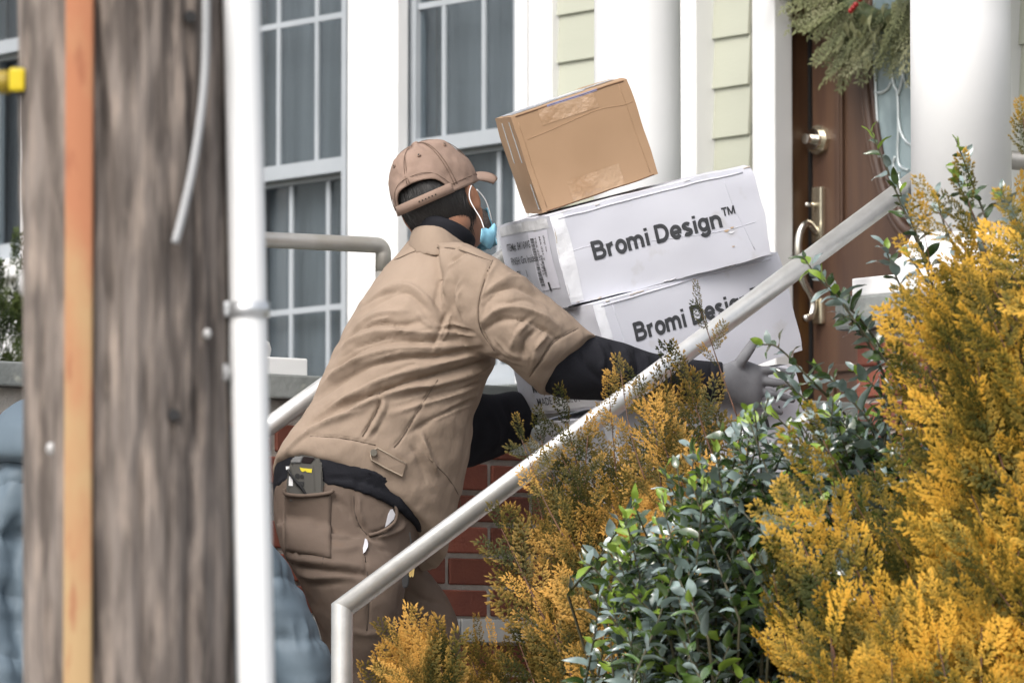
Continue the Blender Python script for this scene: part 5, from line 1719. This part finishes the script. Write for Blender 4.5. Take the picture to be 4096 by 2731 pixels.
# ------------------------------------------------------------------ shrubs
rp_ = random.Random(21)
def spray_mesh(seed, L=.13, spread=.055, sub=.013, wid=.0036, step=.0075, a_lo=32, a_hi=50):
    """flat fern-like spray of scale foliage; 'tip' runs from 0 (inner) to 1 (growing ends)"""
    r = random.Random(seed)
    v, f, tip = [], [], []
    def leaf(p, d, ln, w_, t0, t1, lift=0.0):
        n = np.array([-d[1], d[0], 0.0])
        k = len(v)
        up = np.array([0, 0, 1.0])
        v.extend([p, p + d * ln * .45 + n * w_ + up * lift, p + d * ln, p + d * ln * .45 - n * w_ + up * lift, p + d * ln * .5 + up * (lift + w_ * .7)])
        tip.extend([t0, (t0 + t1) / 2, t1, (t0 + t1) / 2, (t0 + t1) / 2])
        f.extend([(k, k + 4, k + 1), (k + 1, k + 4, k + 2), (k, k + 3, k + 4), (k + 3, k + 2, k + 4)])
    x = .008
    side = 1
    bend = r.uniform(-.5, .5)
    droop = r.uniform(-.25, .15)
    def axis(s):
        return np.array([s, bend * s * s * 2.2, droop * s * s * 3.0])
    while x < L:
        s = x / L
        env = spread * (min(1, .35 + 2.2 * s)) * (1 - s) ** .55 + .010
        side = -side
        ang = math.radians(r.uniform(38, 56)) * side + bend * s * .6
        ln = env * r.uniform(.75, 1.15)
        p = axis(x)
        q = 0.0
        k2 = 1
        tw = r.uniform(-.25, .25)
        while q < ln:
            a2 = ang * (1 - .35 * q / ln)
            d = np.array([math.cos(a2), math.sin(a2), tw * .5])
            pq = p + d * q
            tt = min(1, .25 + .75 * (q / .05) * .6 + .35 * s)
            k2 = -k2
            a3 = a2 + k2 * math.radians(r.uniform(a_lo, a_hi))
            d3 = np.array([math.cos(a3), math.sin(a3), r.uniform(-.15, .15)])
            sl_ = sub * r.uniform(.6, 1.15) * (1 - .4 * q / ln)
            leaf(pq, d3, sl_, wid * .55, tt * .55, min(1, tt + .25))
            if r.random() < .5: leaf(pq + d3 * sl_ * .4, np.array([math.cos(a3 - k2 * .7), math.sin(a3 - k2 * .7), 0.05]), sl_ * .6, wid * .45, tt * .7, min(1, tt + .3))
            q += .0062 * r.uniform(.8, 1.2)
        d = np.array([math.cos(ang * .65), math.sin(ang * .65), tw * .5])
        leaf(p + d * ln * .8, d, sub * 1.1, wid * .6, .6, 1.0)
        # rachis of the side shoot
        leaf(p, np.array([math.cos(ang * .83), math.sin(ang * .83), tw * .5]), ln, .0008, .3, .8)
        x += step * r.uniform(.8, 1.25)
    leaf(axis(0), axis(L) / np.linalg.norm(axis(L)), L, .0011, 0, .6)
    leaf(axis(L), np.array([1, bend, 0]) / math.hypot(1, bend), sub, wid * .6, .7, 1)
    return np.array(v), f, np.array(tip)

def to_mesh(name, V_, F_, tip, mat):
    me = bpy.data.meshes.new(name)
    V_ = np.asarray(V_, np.float32)
    F_ = np.asarray(F_, np.int32)
    me.vertices.add(len(V_)); me.vertices.foreach_set('co', V_.ravel())
    k = F_.shape[1]
    me.loops.add(F_.size); me.loops.foreach_set('vertex_index', F_.ravel())
    me.polygons.add(len(F_))
    me.polygons.foreach_set('loop_start', np.arange(0, F_.size, k, dtype=np.int32))
    me.update(calc_edges=True)
    at = me.attributes.new('tip', 'FLOAT', 'POINT'); at.data.foreach_set('value', np.asarray(tip, np.float32))
    me.materials.append(mat)
    return me

def frame(d, nrm):
    d = d / np.linalg.norm(d)
    n = nrm - d * (nrm @ d); n /= np.linalg.norm(n) + 1e-9
    return d, np.cross(n, d), n

def foliage_mat(name, inner, mid, tipc, rnd=.22, transl=.45, rough=.6):
    m = bpy.data.materials.new(name); m.use_nodes = True
    n, l = m.node_tree.nodes, m.node_tree.links
    b = n['Principled BSDF']; b.inputs['Roughness'].default_value = rough
    b.inputs['Specular IOR Level'].default_value = .3
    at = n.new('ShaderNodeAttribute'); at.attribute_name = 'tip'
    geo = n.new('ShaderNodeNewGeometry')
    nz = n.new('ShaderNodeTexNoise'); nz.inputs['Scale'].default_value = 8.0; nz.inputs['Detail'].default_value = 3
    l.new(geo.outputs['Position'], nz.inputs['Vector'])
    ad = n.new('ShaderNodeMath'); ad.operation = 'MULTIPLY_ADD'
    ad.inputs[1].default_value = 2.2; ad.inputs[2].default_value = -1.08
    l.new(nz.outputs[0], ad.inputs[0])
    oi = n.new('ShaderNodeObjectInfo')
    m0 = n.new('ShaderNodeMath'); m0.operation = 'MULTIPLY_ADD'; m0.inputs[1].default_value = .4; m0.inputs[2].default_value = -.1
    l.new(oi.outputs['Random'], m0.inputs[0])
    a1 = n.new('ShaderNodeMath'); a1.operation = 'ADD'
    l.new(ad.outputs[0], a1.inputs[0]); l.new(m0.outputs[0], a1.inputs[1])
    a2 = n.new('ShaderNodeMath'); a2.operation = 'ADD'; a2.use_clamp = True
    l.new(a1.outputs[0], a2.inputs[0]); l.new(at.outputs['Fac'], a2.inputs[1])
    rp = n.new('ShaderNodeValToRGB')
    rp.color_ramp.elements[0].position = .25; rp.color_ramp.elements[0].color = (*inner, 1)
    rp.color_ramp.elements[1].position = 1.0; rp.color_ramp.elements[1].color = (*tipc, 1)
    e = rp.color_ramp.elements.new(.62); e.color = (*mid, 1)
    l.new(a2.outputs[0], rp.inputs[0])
    mr = n.new('ShaderNodeMapRange'); mr.inputs[3].default_value = 1 - rnd; mr.inputs[4].default_value = 1 + rnd
    l.new(oi.outputs['Random'], mr.inputs[0])
    h = n.new('ShaderNodeHueSaturation'); l.new(rp.outputs[0], h.inputs['Color']); l.new(mr.outputs[0], h.inputs['Value'])
    l.new(h.outputs[0], b.inputs['Base Color'])
    tr = n.new('ShaderNodeBsdfTranslucent'); l.new(h.outputs[0], tr.inputs[0])
    mx = n.new('ShaderNodeMixShader'); mx.inputs[0].default_value = transl
    l.new(b.outputs[0], mx.inputs[1]); l.new(tr.outputs[0], mx.inputs[2]); l.new(mx.outputs[0], n['Material Output'].inputs[0])
    return m
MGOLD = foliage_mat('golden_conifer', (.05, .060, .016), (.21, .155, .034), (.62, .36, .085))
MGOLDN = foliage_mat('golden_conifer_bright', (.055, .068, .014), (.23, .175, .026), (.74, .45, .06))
MTWIG = M('reddish_twig', (.13, .06, .035), .8, (.08, .045, .028), 20)
MSTEM = M('brown_stem', (.09, .055, .035), .85)

def inside(poly, x, y):
    c = False
    j = len(poly) - 1
    for i in range(len(poly)):
        if (poly[i][1] > y) != (poly[j][1] > y) and x < (poly[j][0] - poly[i][0]) * (y - poly[i][1]) / (poly[j][1] - poly[i][1]) + poly[i][0]:
            c = not c
        j = i
    return c

def conifer(label, poly, Yc, thick, base, nbr, seed, mat, lean, scale=1.0, extra=(), nspray=11, blen=.42):
    """upright plumes whose ends fill the crown; every spray hangs on a branch"""
    r = random.Random(seed)
    root = empty('golden_conifer', base, label, 'shrub', 'golden conifers beside the steps')
    temps = [spray_mesh(seed * 10 + k, L=.115 * scale * (1 + .12 * k % 3), spread=.056 * scale, sub=.0165 * scale, wid=.0052 * scale, step=.0105 * scale, a_lo=20, a_hi=38) for k in range(4)]
    mes = [to_mesh('spray', t[0], t[1], t[2], mat) for t in temps]
    xs = [p[0] for p in poly]; ys = [p[1] for p in poly]
    tips = []
    tries = 0
    while len(tips) < nbr and tries < 20000:
        tries += 1
        x, y = r.uniform(min(xs), max(xs)), r.uniform(min(ys), max(ys))
        if inside(poly, x, y): tips.append((x, y, Yc + r.uniform(-1, 1) * thick, 1))
    tips += [(x, y, Yc - thick * .3 + dy, fl) for x, y, dy, fl in extra]
    bv, bf = [], []
    items = []
    for (x, y, Y, fl) in tips:
        tp = P(x, y, Y)
        g = np.array([r.gauss(lean[0], .28), r.gauss(0, .25), 1.0 + r.uniform(-.25, .2)])
        g /= np.linalg.norm(g)
        ln = blen * r.uniform(.75, 1.15)
        root_in = tp - g * ln + np.array([r.uniform(-.04, .04), r.uniform(-.04, .04), -.02])
        mid = tp - g * ln * .45 + np.array([0, 0, -.012])
        path = spline([root_in, mid, tp], 8)
        # thin stem joins the base
        b0 = np.array(base) + np.array([r.uniform(-.05, .05), r.uniform(-.05, .05), 0])
        low = spline([b0, (b0 * .5 + root_in * .5) + np.array([0, .03, -.05]), root_in], 3) if fl else [path[len(path) // 3]]
        pth = path[1:] if fl else path[len(path) // 3 + 1:]
        pv, pf = tube_pts(low + pth, list(np.linspace(.0042 if fl else .0016, .0010, len(low) + len(pth))), 5)
        k = len(bv); bv += list(pv); bf += [tuple(i + k for i in q) for q in pf]
        ns = nspray if fl else 4
        nrm0 = np.array([r.uniform(-.6, .6), -1.0, r.uniform(-.2, .6)])
        for i in range(ns):
            s = (i + .6) / ns
            s = s if fl else .5 + s * .5
            j = min(int(s * (len(path) - 1)), len(path) - 2)
            p = path[j] + (path[j + 1] - path[j]) * (s * (len(path) - 1) - j)
            ax = path[j + 1] - path[j]; ax /= np.linalg.norm(ax)
            lat = np.cross(ax, nrm0); lat /= np.linalg.norm(lat)
            sd_ = (1 if i % 2 else -1)
            an = r.uniform(.25, .75) if i < ns - 1 else 0.0
            d = ax * math.cos(an) + lat * sd_ * math.sin(an) + np.array([r.uniform(-.12, .12), r.uniform(-.35, .25), r.uniform(-.05, .12)])
            e1, e2, e3 = frame(d, nrm0 + np.array([r.uniform(-.6, .6), r.uniform(-.3, .3), r.uniform(-.5, .7)]))
            sc = r.uniform(.75, 1.15) * (1.0 - .35 * s) * (1 if fl else .8)
            items.append((p, e1 * sc, e2 * sc, e3 * sc, r.randrange(4)))
    mesh('branches', bv, bf, MTWIG, root, True)
    # the sprays nearest the viewer are parts of their own, the rest one mass
    vis = lambda q: -200 < q[0] < 2552 and -100 < q[1] < 1668
    px_ = proj(np.array([i[0] for i in items]))
    order = sorted(range(len(items)), key=lambda i: (not vis(px_[i]), items[i][0][1]))
    for i in order[:300]:
        p, a, b, c, t = items[i]
        o = bpy.data.objects.new('spray', mes[t])
        o.matrix_basis = Matrix(((a[0], b[0], c[0], p[0]), (a[1], b[1], c[1], p[1]), (a[2], b[2], c[2], p[2]), (0, 0, 0, 1)))
        col.objects.link(o); attach(o, root)
    if len(order) > 300:
        VV, FF, TT = [], [], []
        k = 0
        for i in order[300:]:
            p, a, b, c, t = items[i]
            T = temps[t]
            VV.append(T[0] @ np.array([a, b, c]) + p); FF.append(np.array(T[1]) + k); TT.append(T[2] * (1 + 0 * k) + random.Random(i).uniform(-.32, .15))
            k += len(T[0])
        me = to_mesh('foliage', np.concatenate(VV), np.concatenate(FF), np.clip(np.concatenate(TT), 0, 1), mat)
        o = link('foliage', me, mat, root); o['kind'] = 'stuff'
    return root

def gbase(x, y, Y, z): 
    b = P(x, y, Y); b[2] = z
    return b
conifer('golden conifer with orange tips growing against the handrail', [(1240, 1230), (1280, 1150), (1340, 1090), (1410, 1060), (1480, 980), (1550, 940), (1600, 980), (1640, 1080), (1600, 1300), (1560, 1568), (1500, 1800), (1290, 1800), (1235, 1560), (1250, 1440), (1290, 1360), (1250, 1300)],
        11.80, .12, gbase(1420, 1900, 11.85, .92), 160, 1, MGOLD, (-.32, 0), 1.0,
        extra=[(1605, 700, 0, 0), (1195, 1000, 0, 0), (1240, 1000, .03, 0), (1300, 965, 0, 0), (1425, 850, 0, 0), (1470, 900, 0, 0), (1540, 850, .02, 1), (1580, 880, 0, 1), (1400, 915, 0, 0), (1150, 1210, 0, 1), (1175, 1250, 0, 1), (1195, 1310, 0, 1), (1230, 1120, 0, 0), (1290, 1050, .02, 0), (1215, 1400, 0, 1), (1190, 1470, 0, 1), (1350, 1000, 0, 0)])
conifer('low orange tipped conifer clump at the foot of the handrail post', [(890, 1500), (920, 1455), (970, 1455), (1010, 1500), (1040, 1580), (1040, 1800), (900, 1800), (880, 1620), (870, 1560)],
        11.66, .10, gbase(950, 1980, 11.68, .92), 42, 2, MGOLD, (-.12, 0), 1.0, extra=[(1100, 1470, .1, 0), (1135, 1490, .1, 0), (1085, 1520, .1, 0), (1160, 1510, .1, 0), (1130, 1560, .1, 1)], blen=.34)
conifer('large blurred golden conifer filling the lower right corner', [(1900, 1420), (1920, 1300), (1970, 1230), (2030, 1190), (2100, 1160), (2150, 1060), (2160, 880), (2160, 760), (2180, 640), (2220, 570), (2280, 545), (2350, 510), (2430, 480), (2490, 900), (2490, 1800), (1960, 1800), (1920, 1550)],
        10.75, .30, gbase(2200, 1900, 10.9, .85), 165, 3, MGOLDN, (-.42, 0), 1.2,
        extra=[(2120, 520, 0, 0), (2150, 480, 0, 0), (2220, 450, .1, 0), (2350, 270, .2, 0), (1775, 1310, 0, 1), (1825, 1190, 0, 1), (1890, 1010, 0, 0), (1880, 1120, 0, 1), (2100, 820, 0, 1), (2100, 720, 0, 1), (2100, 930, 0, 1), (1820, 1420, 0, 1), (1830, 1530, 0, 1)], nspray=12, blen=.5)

# ---- glossy broadleaf shrub
MLEAF = M('glossy_leaf', (.045, .095, .022), .26, (.09, .16, .035), 6, objrand=.4, transl=.2, spec=1.0, coat=1.0)
MLEAFS = M('sky_sheen_leaf', (.28, .37, .36), .30, (.18, .25, .23), 12, objrand=.35, transl=.1, spec=1.0, coat=1.0)  # sky reflection on glossy leaves painted into the base colour
MLEAFY = M('young_leaf', (.18, .27, .035), .34, objrand=.3, transl=.3, spec=.6)
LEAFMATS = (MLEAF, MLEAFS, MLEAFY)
def leaf_template(seed, L=.036, w_=.0105):
    r = random.Random(seed)
    v, f = [], []
    n = 6
    curl = r.uniform(-1.3, .5); fold = r.uniform(.05, .6); tw = r.uniform(-.9, .9)
    for i in range(n + 1):
        s = i / n
        hw = w_ * (math.sin(math.pi * min(1, s ** .8 * .97 + .02))) ** .85
        z = curl * L * s * s * .55
        x = L * s
        for j in (-1, 0, 1):
            wv = .0014 * math.sin(s * 9 + j * 1.3 + seed)
            t_ = tw * s
            y_, z_ = j * hw, abs(j) * hw * fold + wv
            v.append((x, y_ * math.cos(t_) - z_ * math.sin(t_), z + y_ * math.sin(t_) + z_ * math.cos(t_)))
    for i in range(n):
        for j in range(2):
            a = i * 3 + j
            f.append((a, a + 1, a + 4, a + 3))
    return np.array(v), f
def broadleaf(label, poly, Yc, thick, base, nst, seed, extra=(), nl=25, Lf=.042):
    r = random.Random(seed)
    root = empty('broadleaf_shrub', base, label, 'shrub')
    temps = [leaf_template(seed + k, Lf * (.8 + .1 * k), Lf * (.22 + .03 * (k % 3))) for k in range(5)]
    mes = []
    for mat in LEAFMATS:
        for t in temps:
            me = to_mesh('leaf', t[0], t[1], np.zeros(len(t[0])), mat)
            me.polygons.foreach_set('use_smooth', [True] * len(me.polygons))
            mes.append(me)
    xs = [p[0] for p in poly]; ys = [p[1] for p in poly]
    stems = []
    while len(stems) < nst:
        x, y = r.uniform(min(xs), max(xs)), r.uniform(min(ys), max(ys))
        if inside(poly, x, y):
            Y = Yc + r.uniform(-1, 1) * thick
            tp = P(x, y, Y)
            g = np.array([r.gauss(-.45, .35), r.gauss(-.1, .35), r.uniform(.45, 1.1)]); g /= np.linalg.norm(g)
            ln = r.uniform(.20, .38)
            stems.append(([tp - g * ln, tp - g * ln * .5 + np.array([0, 0, -.015]), tp], nl))
    for pts, nn in extra: stems.append(([P(x, y, Yc + dy) for x, y, dy in pts], nn))
    sv, sf, items = [], [], []
    for pts, nn in stems:
        path = spline(pts, 8)
        b0 = np.array(base) + np.array([r.uniform(-.06, .06), r.uniform(-.06, .06), 0])
        low = spline([b0, b0 * .5 + path[0] * .5 + np.array([0, 0, -.06]), path[0]], 3)
        pv, pf = tube_pts(low + path[1:], list(np.linspace(.0035, .0013, len(low) + len(path) - 1)), 6)
        k = len(sv); sv += list(pv); sf += [tuple(i + k for i in q) for q in pf]
        ang = r.uniform(0, 6)
        for i in range(nn):
            s = (i + .5) / nn
            j = min(int(s * (len(path) - 1)), len(path) - 2)
            p = path[j] + (path[j + 1] - path[j]) * (s * (len(path) - 1) - j)
            ax = path[j + 1] - path[j]; ax /= np.linalg.norm(ax)
            ang += 2.4 + r.uniform(-.3, .3)
            h = np.cross(ax, [0.3, 0.2, 1]); h /= np.linalg.norm(h); h2 = np.cross(ax, h)
            lat = h * math.cos(ang) + h2 * math.sin(ang)
            op = r.uniform(.75, 1.2) if i < nn - 2 else r.uniform(.2, .5)
            d = ax * math.cos(op) + lat * math.sin(op) + np.array([0, 0, r.uniform(-.1, .25)])
            e1, e2, e3 = frame(d, ax + np.array([r.uniform(-.9, .9), r.uniform(-1.0, .6), .4 + r.uniform(-.6, .6)]))
            sc = r.uniform(.7, 1.2) * (1 - .35 * max(0, s - .75) / .25)
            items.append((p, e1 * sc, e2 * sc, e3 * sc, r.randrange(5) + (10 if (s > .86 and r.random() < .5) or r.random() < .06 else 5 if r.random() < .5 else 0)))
    mesh('stems', sv, sf, M('green_stem', (.055, .05, .025), .7), root, True)
    px_ = proj(np.array([i[0] for i in items]))
    vis = lambda q: -50 < q[0] < 2400 and -50 < q[1] < 1600
    order = sorted(range(len(items)), key=lambda i: (not vis(px_[i]), items[i][0][1]))
    for i in order[:300]:
        p, a, b, c, t = items[i]
        o = bpy.data.objects.new('leaf', mes[t])
        o.matrix_basis = Matrix(((a[0], b[0], c[0], p[0]), (a[1], b[1], c[1], p[1]), (a[2], b[2], c[2], p[2]), (0, 0, 0, 1)))
        col.objects.link(o); attach(o, root)
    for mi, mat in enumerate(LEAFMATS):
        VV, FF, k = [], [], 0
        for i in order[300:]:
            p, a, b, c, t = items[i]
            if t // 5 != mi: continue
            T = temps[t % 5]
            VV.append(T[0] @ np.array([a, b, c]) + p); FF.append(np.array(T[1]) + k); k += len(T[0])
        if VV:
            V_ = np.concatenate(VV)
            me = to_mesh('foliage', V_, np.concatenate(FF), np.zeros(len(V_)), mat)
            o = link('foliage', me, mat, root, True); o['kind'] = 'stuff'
    return root
broadleaf('glossy green broadleaf shrub with long shoots between the two conifers', [(1370, 1290), (1440, 1180), (1500, 1080), (1600, 1000), (1740, 910), (1860, 870), (1960, 900), (2060, 890), (2120, 1010), (2060, 1140), (1960, 1200), (1900, 1300), (1900, 1600), (1840, 1800), (1500, 1800), (1430, 1500), (1370, 1400)],
          11.22, .2, gbase(1700, 1950, 11.6, .92), 400, 5,
          extra=[([(2140, 820, -.1), (2100, 720, -.1), (2060, 640, -.1), (2030, 560, -.1)], 24), ([(2180, 700, -.1), (2130, 600, -.1), (2090, 500, -.1), (2060, 420, -.1)], 24), ([(2060, 860, -.05), (1980, 760, -.05), (1930, 690, -.05), (1890, 640, -.05)], 22), ([(2280, 620, -.4), (2250, 530, -.4), (2220, 460, -.4), (2190, 400, -.4)], 20), ([(2120, 1050, .0), (2060, 950, -.02), (2000, 880, -.02), (1960, 850, 0)], 24), ([(2060, 1040, .0), (1990, 960, -.02), (1930, 890, -.02), (1880, 850, 0)], 24), ([(1960, 1040, .0), (1900, 960, -.02), (1830, 900, -.02), (1790, 860, 0)], 24), ([(2110, 960, .0), (2070, 850, -.02), (2050, 760, -.02), (2040, 690, 0)], 22), ([(2260, 700, -.3), (2210, 600, -.3), (2170, 520, -.3), (2150, 440, -.3)], 20), ([(2380, 640, -.2), (2350, 560, -.2), (2320, 500, -.2), (2300, 430, -.2)], 18), ([(2200, 860, .05), (2130, 620, .0), (2050, 420, 0), (2000, 300, 0)], 26), ([(2320, 700, .05), (2270, 520, 0), (2225, 400, 0), (2195, 320, 0)], 20),
                 ([(2080, 900, .05), (1990, 750, 0), (1890, 650, 0), (1845, 590, 0)], 24), ([(1940, 950, .05), (1860, 870, 0), (1790, 800, 0), (1750, 790, 0)], 16), ([(2040, 880, 0), (2000, 800, 0), (1960, 740, 0), (1930, 720, .02)], 14),
                 ([(2200, 800, .05), (2160, 700, 0), (2110, 620, 0), (2080, 580, 0)], 14), ([(2380, 620, .1), (2340, 540, .1), (2320, 480, .1), (2290, 450, .1)], 14), ([(1480, 1480, 0), (1420, 1380, 0), (1370, 1310, 0), (1340, 1290, 0)], 16)])
# ---- dark clipped evergreen far left
MYEW = foliage_mat('dark_evergreen', (.014, .024, .008), (.03, .05, .013), (.075, .10, .026), .3, .2)
def yew():
    r = random.Random(77)
    c = P(-40, 830, 16.6)
    base = c.copy(); base[2] = .95
    root = empty('evergreen_shrub', base, 'dark green clipped evergreen under the far left window', 'shrub')
    t = spray_mesh(900, L=.10, spread=.03, sub=.014, wid=.006, step=.012)
    me = to_mesh('spray', t[0], t[1], t[2], MYEW)
    VV, FF, TT, k = [], [], [], 0
    tipz = P(0, 690, 16.6)[2]
    H_ = tipz - .95
    for i in range(3600):
        th = r.uniform(0, 2 * math.pi); hz = r.random() ** .8
        rad = .62 * (1 - (hz * .97) ** 2.2) ** .5 * (1 + .18 * math.sin(th * 5 + hz * 9))
        p = base + np.array([math.cos(th) * rad, math.sin(th) * rad, .05 + hz * H_ * (1 + .05 * math.sin(th * 7))])
        d = np.array([math.cos(th) * .7, math.sin(th) * .7, .9]) + np.array([r.uniform(-.5, .5) for _ in range(3)])
        e1, e2, e3 = frame(d, np.array([r.uniform(-1, 1), r.uniform(-1, 1), r.uniform(-1, 1)]))
        sc = r.uniform(.8, 1.3)
        if i < 300:
            o = bpy.data.objects.new('spray', me)
            a, b, c_ = e1 * sc, e2 * sc, e3 * sc
            o.matrix_basis = Matrix(((a[0], b[0], c_[0], p[0]), (a[1], b[1], c_[1], p[1]), (a[2], b[2], c_[2], p[2]), (0, 0, 0, 1)))
            col.objects.link(o); attach(o, root)
        else:
            VV.append(t[0] @ np.array([e1, e2, e3]) * sc + p); FF.append(np.array(t[1]) + k); TT.append(t[2]); k += len(t[0])
    o = link('foliage', to_mesh('foliage', np.concatenate(VV), np.concatenate(FF), np.concatenate(TT), MYEW), MYEW, root); o['kind'] = 'stuff'
    v, f = tube_pts([base, base + np.array([0, 0, H_ * .8])], [.03, .01], 8)
    mesh('trunk', v, f, MSTEM, root, True)
yew()
# ---- wreath greenery
def wreath_sprigs():
    r = random.Random(31)
    tA = [spray_mesh(500 + k, L=.12, spread=.035, sub=.012, wid=.004, step=.009) for k in range(3)]
    mA = [to_mesh('sprig', t[0], t[1], t[2], mt) for t, mt in zip(tA, (MWR1, MWR2, MWR1))]
    for i in range(280):
        th = r.uniform(0, 2 * math.pi)
        rr = r.uniform(.18, .32)
        rad = B_ * math.cos(th) + np.array([0, 0, 1]) * math.sin(th)
        tan = -B_ * math.sin(th) + np.array([0, 0, 1]) * math.cos(th)
        p = wc + rad * rr - S_ * r.uniform(.0, .05)
        d = rad * r.uniform(.2, 1.0) + tan * r.uniform(.1, .9) - S_ * r.uniform(.0, .5) + np.array([0, 0, -.25])
        e1, e2, e3 = frame(d, -S_ + np.array([r.uniform(-.6, .6) for _ in range(3)]))
        sc = r.uniform(.8, 1.4)
        o = bpy.data.objects.new('sprig', mA[r.randrange(3)])
        a, b, c_ = e1 * sc, e2 * sc, e3 * sc
        o.matrix_basis = Matrix(((a[0], b[0], c_[0], p[0]), (a[1], b[1], c_[1], p[1]), (a[2], b[2], c_[2], p[2]), (0, 0, 0, 1)))
        col.objects.link(o); attach(o, wr)
    lt = leaf_template(44, .05, .011)
    ml = to_mesh('leaf', lt[0], lt[1], np.linspace(0, 1, len(lt[0])), MWR2)
    for i in range(160):
        th = r.uniform(0, 2 * math.pi)
        rr = r.uniform(.2, .36)
        rad = B_ * math.cos(th) + np.array([0, 0, 1]) * math.sin(th)
        p = wc + rad * rr - S_ * r.uniform(.03, .08)
        d = rad + np.array([0, 0, -.3]) + np.array([r.uniform(-.5, .5) for _ in range(3)])
        e1, e2, e3 = frame(d, -S_ + np.array([r.uniform(-.6, .6) for _ in range(3)]))
        o = bpy.data.objects.new('leaf', ml)
        a, b, c_ = e1, e2, e3
        o.matrix_basis = Matrix(((a[0], b[0], c_[0], p[0]), (a[1], b[1], c_[1], p[1]), (a[2], b[2], c_[2], p[2]), (0, 0, 0, 1)))
        col.objects.link(o); attach(o, wr)
    MB = M('red_berry', (.35, .02, .02), .3)
    for (x, y) in ((2052, 20), (2046, 27), (2040, 34), (2062, 8)):
        p = W(FAC_A + DD - .13, FBp(x, DD), FZp(x, y, DD))
        v, f = ellipsoid(p, [np.array([.008, 0, 0]), np.array([0, .008, 0]), np.array([0, 0, .008])], 10, 8)
        mesh('berry', v, f, MB, wr, True)
wreath_sprigs()
